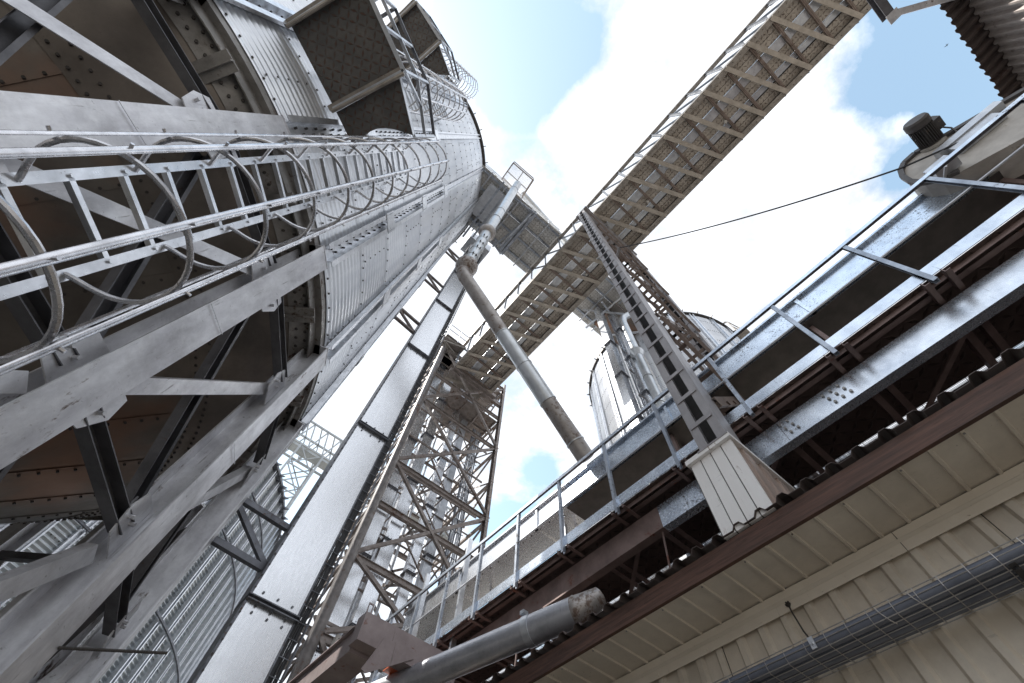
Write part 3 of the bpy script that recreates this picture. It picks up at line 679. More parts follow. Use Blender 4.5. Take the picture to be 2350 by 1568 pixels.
b=MB(); b.box((-.4,2.6,CZ-.3),(.9,4.1,CZ-.05)); b.build('gate_box',M['zincb'],cw,smooth=None)
cw2=thing('cross_catwalk','far half of the pale cross catwalk beyond the brown bridge above the right silo','catwalk',(9,3.4,CZ),'high cross catwalks')
catwalk(cw2,5.75,11.0,CY0,CY1,CZ)
# cage basket at the silo top
bk=thing('mesh_basket','mesh floored lookout basket jutting from the catwalk at the near silo top','platform',(.6,1.9,20.5))
P=[atz(*p,20.5) for p in ((1151,412),(1178,374),(1224,414),(1196,457))]
for k in range(4):
    p,q=P[k],P[(k+1)%4]; b=MB(); b.bar(p,q,.05,.05); b.bar(p+V((0,0,1.0)),q+V((0,0,1.0)),.04,.04); b.bar(p,p+V((0,0,1)),.04,.04); b.build('frame_side',M['tower'],bk,smooth=None)
b=MB(); mA,mB=(P[0]+P[1])/2,(P[2]+P[3])/2; b.bar(mA,mB,.035,.035); b.bar((P[1]+P[2])/2,(P[0]+P[3])/2,.035,.035); b.build('cross_bars',M['tower'],bk,smooth=None)
b=MB()
for k in range(1,22):
    f=k/22
    b.bar(P[0].lerp(P[1],f),P[3].lerp(P[2],f),.006,.006); b.bar(P[1].lerp(P[2],f),P[0].lerp(P[3],f),.006,.006)
b.build('floor_mesh',M['wire'],bk,smooth=None)
hp=thing('hoist_pulley','small yellow and blue hoist block on a stub arm above the silo eave','hoist',tuple(atz(1137,405,21)))
p=atz(1137,405,21); b=MB(); b.bar(p+V((-.4,.1,-.1)),p+V((.3,.1,-.1)),.07,.07); b.build('arm',M['zincb'],hp,smooth=None)
b=MB(); b.box(p-V((.06,.05,.09)),p+V((.06,.05,.09))); b.build('block',M['yellow'],hp,smooth=None)
# ================================================================== spouts
def collar(o,p,q,r,mat,t=.03):
    p=V(p); q=V(q); d=(q-p).normalized(); b=MB(); b.path([p,p+d*t],r,20); b.build('clamp_band',mat,o)
sp1=thing('grain_spout','galvanized grain spout with rusty ball joint bending down behind the gallery','spout',(.55,3.44,10.5))
pt=[V((.51,1.95,19.6)),V((.53,2.62,15.35)),V((.535,2.97,13.25)),V((.56,3.40,10.75))]
b=MB(); b.path([pt[0]+V((0,0,.2)),pt[0],pt[1]],.165,22); b.build('upper_tube',M['spout'],sp1)
b=MB(); b.path([pt[1],pt[2]+V((0,-.03,.2))],.165,22); b.build('middle_tube',M['spout'],sp1)
b=MB(); b.path([pt[2]-V((0,-.03,.2)),pt[3]+V((0,-.02,.1))],.165,22); b.build('lower_tube',M['spout'],sp1)
def ball(c,d,r,name,mat,o):
    d=V(d).normalized(); b=MB(); b.path([V(c)+d*(r*cos(t)) for t in np.linspace(.55,pi-.55,11)],[r*sin(t) for t in np.linspace(.55,pi-.55,11)],24); return b.build(name,mat,o)
ball(pt[2],pt[3]-pt[2],.27,'ball_joint',M['brownpipe'],sp1)
ball(pt[3]-V((0,0,.12)),pt[3]-pt[2],.29,'ball_joint',M['brownpipe'],sp1)
E0=V((.57,3.47,10.3)); E1=V((4.05,3.30,6.02))
bend=[pt[3]-V((0,-.03,.25)),V((.55,3.46,10.42)),V((.58,3.47,10.22)),V((.68,3.465,10.05)),V((.80,3.46,9.93))]
b=MB(); b.path(bend,.165,22); b.build('elbow',M['brownpipe'],sp1)
dd=(E1-bend[-1]).normalized(); LN=(E1-bend[-1]).length
for f0,f1,mm in ((0,.36,'brownpipe'),(.36,.74,'spout'),(.74,1,'brownpipe')):
    b=MB(); b.path([bend[-1]+dd*(LN*f0),bend[-1]+dd*(LN*f1)],.165+.003*(mm=='spout'),22); b.build('inclined_tube',M[mm],sp1)
for f in (.36,.55,.74,.93): collar(sp1,bend[-1]+dd*(LN*f),E1,.178,M['spout'],.025)
d01=(pt[1]-pt[0])
for p in (pt[0].lerp(pt[1],.22),pt[0].lerp(pt[1],.97),pt[1].lerp(pt[2],.35),pt[2].lerp(pt[3],.30),pt[2].lerp(pt[3],.46),pt[2].lerp(pt[3],.62),pt[2].lerp(pt[3],.8)): collar(sp1,p,p+d01,.176,M['spout'],.03)
for f in (.28,.48,.63,.83):
    p=pt[2].lerp(pt[3],f); b=MB()
    for s in (-1,1): b.box(p+V((-.03+.05*s,-.2,-.05)),p+V((.0+.05*s,-.165,.05)))
    b.build('clamp_lug',M['dbolt'],sp1,smooth=None)
sp2=thing('grain_spout','plain straight grain spout sloping from the mesh basket behind the brown bridge','spout',(1,2,22))
a0,a1=atz(1199,445,22.6),atz(1300,560,21.2)
b=MB(); b.path([a0,a0.lerp(a1,.62)],.17,18); b.build('tube',M['spout'],sp2)
b=MB(); b.path([a0.lerp(a1,.62),a1+(a1-a0)*.25],.17,18); b.build('tube',M['spout'],sp2); collar(sp2,a0.lerp(a1,.6),a1,.185,M['spout'],.06)
# ================================================================== trestle: two battened masts with lattice
tr=thing('mast_trestle','tall battened steel mast pair with lattice bracing under the brown bridge','mast',(4.3,.9,3.3))
def mast(x0,x1,y0,y1,z0,z1,name):
    b=MB(); w=.095
    for ya,s in ((y0,1),(y1,-1)):
        b.box((x0+.001,min(ya,ya+.012*s),z0),(x1-.001,max(ya,ya+.012*s),z1))
        for xa,xb in ((x0,x0+.014),(x1-.014,x1)):
            b.box((xa,min(ya+.013*s,ya+w*s),z0),(xb,max(ya+.013*s,ya+w*s),z1))
    m_=b.build(name,M['mast'],tr,smooth=None)
    b=MB(); b.box((x1-.03,y0+.03,z0),(x1-.016,y1-.03,z1)); b.build('gap_shade_plate',M['dbolt'],m_,smooth=None)  # added dark sheet, puts shade into the open gap between the channels
    z=z0+.35
    while z<z1-.1:
        b=MB(); h=.03; b.box((x0-.012,y0+.02,z-h),(x0-.002,y1-.02,z+h)); b.build('batten',M['mast'],m_,smooth=None); z+=.47
    b=MB(); b.box((x0-.03,y0-.02,z0-.02),(x1+.03,y1+.02,z0)); b.build('foot_plate',M['mast'],m_,smooth=None)
mast(3.0,3.30,.74,1.04,3.34,17.4,'mast'); mast(5.5,5.78,.66,.94,2.9,17.5,'mast')
zs=[4.0,6.6,9.2,11.8,14.4,17.0]
for i in range(5):
    for (xa,za,xb,zb) in ((3.3,zs[i+1],5.5,zs[i]),(5.5,zs[i+1]-.15,3.3,zs[i]+.15)):
        b=MB()
        for y in (.70,1.02): b.ext((xa,y,za),(xb,y-.05 if xb>xa else y,zb),Cs(.05,.13,.008),(0,0,1))
        for k in range(1,6):
            f=k/6; x=xa+(xb-xa)*f; z=za+(zb-za)*f; b.box((x-.035,.68,z-.062),(x+.035,1.06,z-.056))
        b.build('lattice_brace',M['mrust'],tr,smooth=None)
b=MB(); b.box((2.99,.6,17.40),(5.9,1.15,17.5)); b.build('cap_beam',M['mast'],tr,smooth=None)
b=MB(); b.bar((3.15,.7,10.3),(3.05,.52,10.32),.05,.08); b.build('cable_bracket',M['mast'],tr,smooth=None)
# cable from the mast to the drive
A=V((3.05,.52,10.3)); Bq=V((3.78,-2.72,6.15)); C_=V((4.4,-5.4,5.3))
def sag(p,q,s,n=24): return [p.lerp(q,k/n)-V((0,0,s*4*(k/n)*(1-k/n))) for k in range(n+1)]
b=MB(); b.path(sag(A,Bq,.32)+sag(Bq,C_,.1)[1:],.013,6)
tag(b.build('power_cable',M['black'],loc=tuple(A)),'thin black cable sagging from the mast to the motor at right','cable')
b=MB(); p0=V((5.75,.62,7.6)); b.path(sag(p0,V((7.6,-.9,9.6)),.05),.012,6); b.path([p0+V((.35,-.28,.37)),p0+V((.55,-.44,.58))],.03,8)
tag(b.build('guy_wire',M['black'],loc=tuple(p0)),'short guy wire with a turnbuckle tied to the rear mast','cable')
# mast casing on the barn roof
mc=thing('mast_casing','white ribbed sheet box at the foot of the mast above the barn eave','casing',(3.5,.97,2.4))
def ribbed_yz(x,y0,y1,z0,z1,n):
    b=MB(); ys=np.linspace(y0,y1,n+1)
    for i in range(n):
        b.box((x,ys[i]+.005,z0),(x+.03,ys[i+1]-.005,z1))
        d_=MB(); d_.box((x+.006,ys[i+1]-.0045,z0),(x+.03,ys[i+1]+.0045,z1)); b.absorb(d_,1)
    return b
ribbed_yz(3.012,.736,1.2,2.462,3.28,4).build('front_panel',[M['white'],M['dbolt']],mc,smooth=None)
b=MB(); xs=np.linspace(3.045,4.1,9)
for i in range(8): b.box((xs[i],.736+(.0 if i%2 else .022),2.47),(xs[i+1]-.001,.78,3.28))
b.build('side_panel',M['brownside'],mc,smooth=None)
b=MB(); b.box((2.975,.715,3.282),(4.12,1.22,3.335)); b.build('cap_flashing',M['white'],mc,smooth=None)
b=MB(); b.box((3.045,1.18,2.47),(4.1,1.2,3.28)); b.build('side_panel',M['white'],mc,smooth=None)
# ================================================================== conveyor gallery
GX=3.47; GF=3.93; GY0,GY1=-6.4,9.3
ga=thing('conveyor_gallery','long rusty steel gallery with handrail running above the barn eave','walkway',(4.2,1.5,GF))
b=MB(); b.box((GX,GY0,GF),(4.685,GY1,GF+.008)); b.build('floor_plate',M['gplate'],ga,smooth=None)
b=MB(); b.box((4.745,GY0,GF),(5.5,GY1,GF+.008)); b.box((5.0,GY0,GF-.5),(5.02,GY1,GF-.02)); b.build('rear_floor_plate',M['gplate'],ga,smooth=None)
b=MB()
for x in (4.69,4.705,4.725,4.74): b.tube((x,GY0,GF+.01),(x,GY1,GF+.01),.003,5)
for y in np.arange(GY0,GY1,.22): b.tube((4.66,y,GF+.014),(4.76,y,GF+.014),.003,5)
b.build('gap_mesh',M['black'],ga)
b=MB(); b.box((GX-.012,GY0,GF+.01),(GX-.004,GY1,GF+.155)); b.box((GX-.004,GY0,GF+.149),(GX+.02,GY1,GF+.155)); b.build('toe_board',M['gzinc'],ga,smooth=None)
b=MB(); b.box((GX+.05,GY0,GF-.055),(GX+.056,GY1,GF-.001)); b.box((GX+.11,GY0,GF-.04),(GX+.17,GY1,GF-.034)); b.build('floor_stringer',M['grust'],ga,smooth=None)
def chan(x,z0,z1,mat,nm,y0=GY0,y1=GY1):
    b=MB(); b.ext((x,y0,(z0+z1)/2),(x,y1,(z0+z1)/2),[(0,-(z1-z0)/2),(-.0,(z1-z0)/2),(.11,(z1-z0)/2),(.11,(z1-z0)/2-.012),(.012,(z1-z0)/2-.02),(.012,-(z1-z0)/2+.02),(.11,-(z1-z0)/2+.012),(.11,-(z1-z0)/2)][::-1],(0,0,1))
    return b.build(nm,mat,ga,smooth=None)
chan(3.68,3.52,3.81,M['grust'],'main_channel',2.052,GY1)
chan(4.95,3.50,3.79,M['grust'],'main_channel')
b=MB()
for yy in (-.28,-.2,-.12,.28,.36): 
    for zz in (3.6,3.67,3.74):
        b=MB(); b.bolt((3.68,yy+(zz-3.6)*.3,zz),(-1,0,0),.015,.018); b.build('bolt',M['bolt'],ga)
BB=MB(); zc_,zd_=3.52,3.81
BB.ext((3.68,GY0,3.665),(3.68,2.05,3.665),[(0,-.145),(.11,-.145),(.11,-.133),(.012,-.125),(.012,.125),(.11,.133),(.11,.145),(0,.145)],(0,0,1))
BB.build('main_channel',M['gzinc'],ga,smooth=None)
b=MB(); b.box((3.675,.42,3.53),(3.679,.424,3.80)); b.build('splice_seam',M['dbolt'],ga,smooth=None)
pys=[5.15*(-.273+.1868*k)-1.0 for k in range(0)]+[5.15*(-.273+.1868*k) for k in range(-4,12)]
for y in pys:
    b=MB(); b.ext((GX-.03,y,GF-.1),(GX-.03,y,5.13),[(-.021,-.024),(.021,-.024),(.021,-.018),(-.015,-.018),(-.015,.018),(.021,.018),(.021,.024),(-.021,.024)],(1,0,0)); 
    b.build('rail_post',M['rpost'],ga,smooth=None)
    b=MB()
    for s in (-.09,.09): b.ext((GX-.05,y+s,GF-.09),(3.69,y+s,GF-.09),L(.045,.06,.007),(0,0,1))
    b.build('outrigger',M['grust'],ga,smooth=None)
for k in range(16):
    y=-4.8+.87*k
    b=MB()
    for s in (-.07,.07): b.ext((3.80,y+s,3.68),(4.95,y+s,3.68),L(.06,.08,.008),(0,0,1))
    b.build('joist',M['grust'],ga,smooth=None)
b=MB()
for k in range(5):
    y=-3.2+1.9*k; b.bar((3.80,y,3.60),(4.9,y+1.3,3.60),.05,.012)
b.build('floor_bracing',M['grust'],ga,smooth=None)
b=MB(); b.box((GX-.055,GY0,5.13),(GX+.005,GY1,5.138)); b.build('top_rail',M['flange'],ga,smooth=None)  # dark floor's reflection in the rail underside put in as dark steel
b=MB(); b.box((GX-.063,GY0,5.085),(GX-.0555,GY1,5.1385)); b.build('rail_lip',M['gzinc'],ga,smooth=None)
b=MB(); b.tube((GX-.02,GY0,4.56),(GX-.02,GY1,4.56),.012,8); b.build('mid_rail',M['zincb'],ga)
# hanging rods below
for y,z in ((2.1,2.9),(4.6,2.8)):
    b=MB(); b.tube((3.75,y,3.7),(3.70,y+.05,z),.012,6); b.build('hanger_rod',M['grust'],ga)
# trough conveyor on the gallery
tg=thing('drag_conveyor','grey steel conveyor trough mounted above the gallery walkway','conveyor',(4.45,1.5,GF))
def trough(x0,x1,z0,z1,y0,y1,mat,nm):
    b=MB(); b.box((x0,y0,z0),(x1,y1,z1)); b.box((x0-.05,y0,z1-.008),(x0-.001,y1,z1)); b.box((x0-.05,y0,z1-.035),(x0-.044,y1,z1-.009)); b.box((x0-.035,y0,z0),(x0-.001,y1,z0+.007))
    b.box((x0-.012,y0,z0+.05),(x0-.001,y1,z0+.075)); b.box((x1+.001,y0,z1-.008),(x1+.05,y1,z1))
    c=MB()
    for y in np.arange(y0+.75,y1,2.42): c.box((x0-.03,y,z0-.03),(x0-.001,y+.05,z1-.01)); c.box((x0-.03,y,z0-.03),(x1,y+.05,z0-.001))
    b.absorb(c,0)
    c=MB()
    for y in np.arange(y0,y1,.24): c.bolt((x0+.03,y,z0),(0,0,-1),.011,.012,5); c.bolt((x1-.03,y,z0),(0,0,-1),.011,.012,5)
    b.absorb(c,1); b.build(nm,[mat,M['dbolt']],tg,smooth=None)
trough(4.2,4.72,5.5,6.0,GY0,4.0,M['trough'],'trough_body')
b=MB(); b.box((4.19,GY0,5.463),(4.74,4.0,5.469)); b.build('belly_shade_plate',M['gplate2'],tg,smooth=None)  # rusty dark sheet added to carry the shade of the trough's underside
trough(4.2,4.72,5.5,6.0,4.004,GY1,M['duct'],'trough_body')
for y in np.arange(-5.5,9,2.42):
    b=MB(); b.box((4.3,y,GF+.01),(4.36,y+.05,5.49)); b.box((4.6,y,GF+.01),(4.66,y+.05,5.49)); b.box((4.361,y,4.8),(4.599,y+.05,4.85)); b.build('stand',M['grust'] if y<4 else M['zinc'],tg,smooth=None)
for y in (6.0,7.4):
    b=MB(); b.ext((3.6,y,GF-.6),(3.6,y,5.7),Cs(.05,.09,.006),(1,0,0)); b.build('slotted_upright',M['zinc'],tg,smooth=None)
# motor drive at the right end
mo=thing('electric_motor','dark ribbed electric motor mounted on the rounded conveyor drive above the rail','motor',(3.75,-3.24,6.38))
mx,my,mz=3.75,-3.24,6.40; ax=V((-.985,-.06,.16)).normalized()
def al(f): return V((3.94,my,mz))+ax*f
sd=ax.cross(V((0,0,1))).normalized(); su=sd.cross(ax)
b=MB(); b.path([al(.0),al(.27)],.105,20)
for k in range(30):
    c_=2*pi*k/30; r=sd*cos(c_)+su*sin(c_); b.bar(al(.02)+r*.112,al(.265)+r*.112,.007,.03,r)
b.build('body',M['motor'],mo)
b=MB(); b.path([al(.262),al(.285),al(.36),al(.385),al(.388)],[.112,.134,.134,.118,.06],26); b.build('fan_cover',M['motor'],mo)
tb=al(.15)-V((0,.15,-.03)); b=MB(); b.box(tb-V((.08,.055,.06)),tb+V((.08,.05,.06))); b.path([tb+V((.06,0,-.06)),tb+V((.1,-.02,-.16)),tb+V((.13,.03,-.3)),tb+V((.2,.1,-.36))],.011,6); b.build('terminal_box',M['motor'],mo,smooth=None)
b=MB(); b.path([al(-.03),al(.0)],[.145,.145],20); b.path([al(-.17),al(-.1),al(-.03)],[.19,.18,.12],18); b.build('gearbox',M['dust'],mo)
hd=thing('drive_hood','rounded pale conveyor end hood with dark rim below the motor','conveyor hood',(4.1,-3.3,5.6))
prof=[(-5.3,5.25),(-3.74,6.10),(-3.07,6.47),(-2.92,6.46),(-2.80,6.37),(-2.71,6.22),(-2.655,6.02),(-2.66,5.84),(-2.73,5.68),(-2.86,5.57),(-5.3,4.4)]
b=MB(); b.plate([(3.96,y,z) for y,z in prof],(.42,0,0)); b.build('hood_plate',M['dust'],hd,smooth=None)
b=MB(); pl=[(3.94,y,z) for y,z in prof[:-1]]
for q0,q1 in zip(pl,pl[1:]): b.bar(q0,q1,.06,.045,(1,0,0))
b.build('rim',M['motor'],hd,smooth=None)
b=MB(); b.box((3.86,-3.75,5.98),(3.955,-3.02,6.09)); b.box((3.88,-3.6,5.80),(3.955,-3.1,5.979)); b.build('bearing_plate',M['zincb'],hd,smooth=None)
b=MB(); b.box((3.80,-2.95,5.62),(3.93,-2.70,5.80)); b.path([(3.80,-2.9,5.66),(3.72,-2.85,5.6),(3.74,-2.75,5.5),(3.85,-2.7,5.52)],.016,6); b.build('drain_box',M['zincb'],hd,smooth=None)
# ================================================================== storage barn
EX,EZ=3.0,2.46; WX=3.565; PY0,PY1=-4.5,9.5
ba=thing('storage_barn','beige clad barn with rusty fascia and corrugated roof edge at lower right','building',(WX,2,GZ))
# wall with trapezoid ribs
b=MB(); ys=[];pitch=.2
y=PY0
pts=[]
while y<PY1:
    pts+=[(y,0),(y+.115,0),(y+.135,-.028),(y+.18,-.028)]; y+=pitch
vs=[];fs=[]
for yy,dx in pts: vs+= [(WX+dx+.03,yy,GZ),(WX+dx+.03,yy,2.28)]
for i in range(len(pts)-1): fs.append((2*i,2*i+1,2*i+3,2*i+2))
b.add(vs,fs); b.build('wall',M['beigew'],ba,smooth=None)
b=MB(); b.box((WX+.06,PY0,GZ),(9.5,PY1,2.3)); b.build('core',M['beigew'],ba,smooth=None)
for k in range(6):
    b=MB(); y=PY0+.31+2.0*k; b.box((WX-.001,y,GZ),(WX+.0015,y+.006,2.2)); b.build('panel_lap',M['dbolt'],ba,smooth=None)
# soffit panels with raised ribs
b=MB(); b.box((EX+.03,PY0,2.285),(WX+.05,PY1,2.292)); 
y=PY0+.05
while y<PY1:
    b.plate([(EX+.035,y,2.284),(EX+.035,y+.026,2.284),(WX+.02,y+.026,2.284),(WX+.02,y,2.284)],(0,0,-.0001)) if False else None
    p0,p1=V((EX+.05,y,2.284)),V((WX-.012,y,2.284))
    b.ext(p0,p1,[(-.016,0),(.016,0),(.009,-.014),(-.009,-.014)],(0,0,1)); y+=pitch
SOF=b
c=MB(); y=PY0+.05
while y<PY1: 
    c.bolt((EX+.075,y,2.27),(0,0,-1),.007,.006); y+=pitch*2
SOF.absorb(c,1); SOF.build('soffit',[M['beige'],M['bolt']],ba,smooth=None)
# angle trim between soffit and wall
b=MB(); zt=2.275; 
x1,z1=WX-.012,2.275
b.plate([(x1,PY0,z1),(x1,PY0,z1-.055),(x1,PY1,z1-.055),(x1,PY1,z1)],(.004,0,0))
b.plate([(x1+.001,PY0,z1-.056),(x1+.022,PY0,z1-.085),(x1+.022,PY1,z1-.085),(x1+.001,PY1,z1-.056)],(.004,0,0))
b.plate([(x1-.005,PY0,z1-.086),(x1-.005,PY0,2.125),(x1-.005,PY1,2.125),(x1-.005,PY1,z1-.086)],(.004,0,0))
TRM=b
c=MB()
for k in range(26): c.bolt((x1-.005,PY0+.2+.52*k,2.15),(-1,0,0),.010,.006,8)
TRM.absorb(c,0); TRM.build('corner_trim',M['beige2'],ba,smooth=None)
for y in (.28,3.4):
    c=MB(); c.box((x1-.0065,y,2.124),(x1-.0052,y+.004,2.19)); c.box((x1-.0015,y,2.22),(x1-.0003,y+.004,2.275)); c.build('trim_joint',M['dbolt'],ba,smooth=None)
# fascia beam
b=MB(); b.box((EX+.02,PY0,2.28),(EX+.055,PY1,2.44)); b.box((EX+.015,PY0,2.272),(EX+.05,PY1,2.279)); b.build('fascia_beam',M['wood'],ba,smooth=None)
# roof sheet, trapezoid ribs across the slope
pts=[];y=PY0
rnd=random.Random(3)
while y<PY1:
    h=.042
    pts+=[(y,0),(y+.095,0),(y+.125,h),(y+.17,h)]; y+=.2
def rz(x): return EZ+.008+(x-EX)*.16
vs=[];fs=[];n=len(pts)
for xx in (EX-.015,6.6):
    for dz in (0,.004):
        for yy,h in pts: vs.append((xx+.006*sin(yy*7.3),yy,rz(xx)+h+dz+.003*sin(yy*5.1)))
for i in range(n-1):
    fs+= [(i,i+1,2*n+i+1,2*n+i),(n+i,3*n+i,3*n+i+1,n+i+1),(i,n+i,n+i+1,i+1),(2*n+i,2*n+i+1,3*n+i+1,3*n+i)]
b=MB(); b.add(vs,fs); b.build('roof_sheet',M['roof'],ba,smooth=None)
b=MB(); b.path([(x1-.006,1.17,2.17),(x1-.03,1.165,2.1),(x1-.05,1.15,1.95),(x1-.02,1.13,1.83),(x1-.12,1.12,1.72)],.006,6)
for k in range(6):
    a=k*1.1; b.bar((x1-.008,1.17+.02*cos(a),2.17+.02*sin(a)),(x1-.012,1.17,2.17),.012,.012)
tag(b.build('loose_wire',M['dbolt'],loc=(x1,1.17,2.1)),'short dark wire dangling from a hole in the beige trim to the cable basket','wire')
# ================================================================== cable basket with conduits
cbk=thing('cable_basket','wire mesh cable basket fixed along the beige barn wall','cable tray',(3.39,2,1.68))
x0,x1_,zb_,zt_=3.255,3.535,1.690,1.768
b=MB()
for x,z in ((x0,zt_),(x0,(zt_+zb_)/2),(x0+.005,zb_),(x0+.07,zb_-.003),(x0+.14,zb_-.003),(x0+.21,zb_-.003),(x1_,zb_),(x1_,zt_)): b.tube((x,-1.6,z),(x,5.2,z),.0030,6)
y=-1.5
while y<5.2:
    b.path([(x0-.003,y,zt_),(x0-.004,y,zb_+.02),(x0+.015,y,zb_-.007),(x1_-.01,y,zb_-.007),(x1_+.002,y,zb_+.02),(x1_+.002,y,zt_)],.0028,6); y+=.145
b.build('wire_mesh',M['wire'],cbk)
for y in (-.1,1.53,3.2):
    b=MB(); b.box((x0-.02,y,1.668),(3.575,y+.035,1.674)); b.plate([(3.572,y,1.67),(3.572,y,1.53),(x0+.12,y,1.668)],(0,.006,0)); b.bolt((x0+.03,y+.017,1.668),(0,0,-1),.012,.014); b.build('wall_bracket',M['black'],cbk,smooth=None)
b=MB(); y=1.035; b.box((x0-.012,y,zb_+.005),(x0-.006,y+.035,zt_-.005)); b.bolt((x0-.012,y+.018,(zt_+zb_)/2),(-1,0,0),.010,.01); b.build('clip',M['zinc'],cbk,smooth=None)
for y in (.42,.62):
    b=MB(); b.path([(x0-.003,y,1.76),(x0-.006,y-.01,1.72),(x0+.03,y-.03,1.684),(x0+.08,y-.04,1.683)],.003,5); b.build('cable_tie',M['dust'],cbk)
gc='grey conduits in the cable basket'
for k,(x,z,r,lb) in enumerate(((3.295,1.728,.040,'outermost thick grey conduit at the front of the cable basket'),(3.372,1.726,.038,'second grey conduit from the front in the cable basket'),(3.440,1.722,.036,'third grey conduit from the front in the cable basket'),(3.503,1.722,.034,'grey conduit nearest the wall in the cable basket'))):
    b=MB(); b.path([(x+.004*sin(y*1.9+k),y,z+.004*sin(y*1.3+2*k)) for y in np.arange(-1.6,5.3,.3)],r,14)
    tag(b.build('conduit',M['conduit'],loc=(x,2,z)),lb,'conduit',gc)
# ================================================================== grey pipe, rusty frame, rebar
pp=thing('dust_pipe','thick grey galvanized pipe with a band clamp near the roof edge','pipe',(2.9,3.3,2.6))
pa,pb=V((3.2,3.05,2.80)),V((2.08,6.5,2.50)); pd=(pb-pa).normalized()
b=MB(); b.path([pa+pd*.55,pb],.138,28); b.build('long_tube',M['pipe'],pp)
b=MB(); b.path([pa,pa+pd*.55],.143,28); b.build('sleeve',M['pipe'],pp)
b=MB(); b.path([pa+pd*.5,pa+pd*.58],.150,28); b.box(pa+pd*.54+V((-.1,-.0,.15)),pa+pd*.54+V((-.03,.06,.19))); b.build('band_clamp',M['zincb'],pp)
b=MB(); b.path([pa,pa-pd*.03,pa-pd*.05,pa-pd*.14+V((.03,0,.04)),pa-pd*.22+V((.10,0,.12))],[.144,.152,.144,.125,.10],20); b.build('flared_inlet',M['brownpipe'],pp)
fr=thing('support_frame','rust stained corner frame of heavy beams with gusset at bottom centre','frame',(1.9,5,GZ))
b=MB(); b.box((1.74,4.93,2.70),(3.05,5.12,3.0)); b.build('cross_beam',M['frame'],fr,smooth=None)
b=MB(); b.box((1.77,5.125,2.66),(2.08,10.0,2.9)); b.box((1.73,5.125,2.901),(2.12,10.0,2.915)); b.build('long_beam',M['frame'],fr,smooth=None)
b=MB(); b.plate([(2.04,4.915,2.825),(2.44,4.915,2.86),(2.46,4.915,2.77),(1.95,4.915,2.44),(1.89,4.915,2.46)],(0,.012,0)); b.build('gusset_plate',M['frame'],fr,smooth=None)
b=MB(); b.box((2.3,5.125,2.72),(3.05,5.30,2.735)); b.build('stiffener',M['orange'],fr,smooth=None)
b=MB(); b.box((2.85,4.95,GZ),(3.0,5.1,2.699)); b.build('column',M['frame'],fr,smooth=None)
b=MB(); b.box((1.745,4.955,3.0),(1.757,4.965,3.1)); b.box((1.80,4.955,3.0),(1.812,4.965,3.1)); b.box((1.745,4.955,3.101),(1.812,4.965,3.12)); b.build('lifting_eye',M['frame'],fr,smooth=None)
ra,rb=atz(133,1487,1.25),atz(384,1499,1.42)
b=MB(); n=46
b.path([ra.lerp(rb,k/(n*2)) for k in range(n*2+1)],[.0095 if k%2 else .0075 for k in range(n*2+1)],8)
tag(b.build('rebar',M['dbolt'],loc=tuple(ra)),'ribbed reinforcing bar sticking out from a silo leg at lower left','rebar')
# ================================================================== rear silos
s2=thing('storage_silo','wide stiffened corrugated silo behind the near silo legs at lower left','silo',(-7.16,20.8,GZ))
R2=9.0
W2=corrugated(-7.16,20.8,R2,GZ,12.2,.11,.028,-150,30,130,6)
for k in range(-18,19):
    a=-71+k*3.6
    a_=R_(a); n=V((cos(a_),sin(a_),0)); c=V((-7.16,20.8,0))
    b=MB(); b.ext(c+n*R2+V((0,0,GZ)),c+n*R2+V((0,0,12.2)),[(-.075,.03),(-.075,.15),(-.04,.15),(-.04,.05),(.04,.05),(.04,.15),(.075,.15),(.075,.03)],n); b.build('stiffener',M['zinc'],s2,smooth=None)
b=MB()
for z in (6.5,9.1,10.65,3.8,1.0): 
    b.rev([(R2+.16,z),(R2+.21,z),(R2+.21,z+.05),(R2+.16,z+.05)],(-7.16,20.8),R_(-150),R_(30),100,True)
b.build('wind_rings',M['flange'],s2)
b=MB(); b.rev([(R2-.05,12.15),(R2+.2,12.15),(R2+.2,12.25),(R2-.05,12.3)],(-7.16,20.8),R_(-150),R_(30),100,True)
for k in range(50):
    a=R_(-150+3.6*k+1.4); n=V((cos(a),sin(a),0)); t=V((-sin(a),cos(a),0)); p=V((-7.16,20.8,12.2))+n*(R2+.15)
    b.plate([p-V((0,0,.1)),p+n*.24,p+V((0,0,.1))],t*.03)
b.build('eave_ring',M['flange'],s2)
b=MB()
for z in np.arange(GZ+1.1,12,1.1):
    for k in range(260):
        a=R_(-150+k*.7); n=V((cos(a),sin(a),0)); b.bolt(V((-7.16,20.8,z))+n*(R2+.02),n,.016,.014,4)
W2.absorb(b,1); W2.build('wall',[M['silo2'],M['dbolt']],s2,smooth=1.2)
b=MB(); b.rev([(R2,12.25),(.3,16.5)],(-7.16,20.8),0,2*pi,60); b.build('roof',M['silo2'],s2)
s3=thing('storage_silo','bright galvanized silo standing beyond the gallery at right of centre','silo',(13.2,4.46,GZ))
R3=4.08
W3=corrugated(13.2,4.46,R3,GZ,20,.11,.016,90,300,100,5)
b=MB(); b.rev([(R3-.02,19.96),(R3+.12,19.96),(R3+.12,20.06),(R3-.02,20.1)],(13.2,4.46),0,2*pi,90,True)
for k in range(36):
    a=R_(k*10); n=V((cos(a),sin(a),0)); t=V((-sin(a),cos(a),0)); p=V((13.2,4.46,20))+n*(R3+.1); b.plate([p-V((0,0,.07)),p+n*.16,p+V((0,0,.07))],t*.03)
b.build('eave_ring',M['dbolt'],s3)
for k in range(14):
    a=R_(108+14.2*k); n=V((cos(a),sin(a),0)); c=V((13.2,4.46,0))
    b=MB(); b.ext(c+n*R3+V((0,0,GZ)),c+n*R3+V((0,0,19.95)),[(-.1,.015),(.1,.015),(.1,.09),(.06,.09),(.06,.03),(-.06,.03),(-.06,.09),(-.1,.09)],n); b.build('stiffener',M['zinc'],s3,smooth=None)
b=MB()
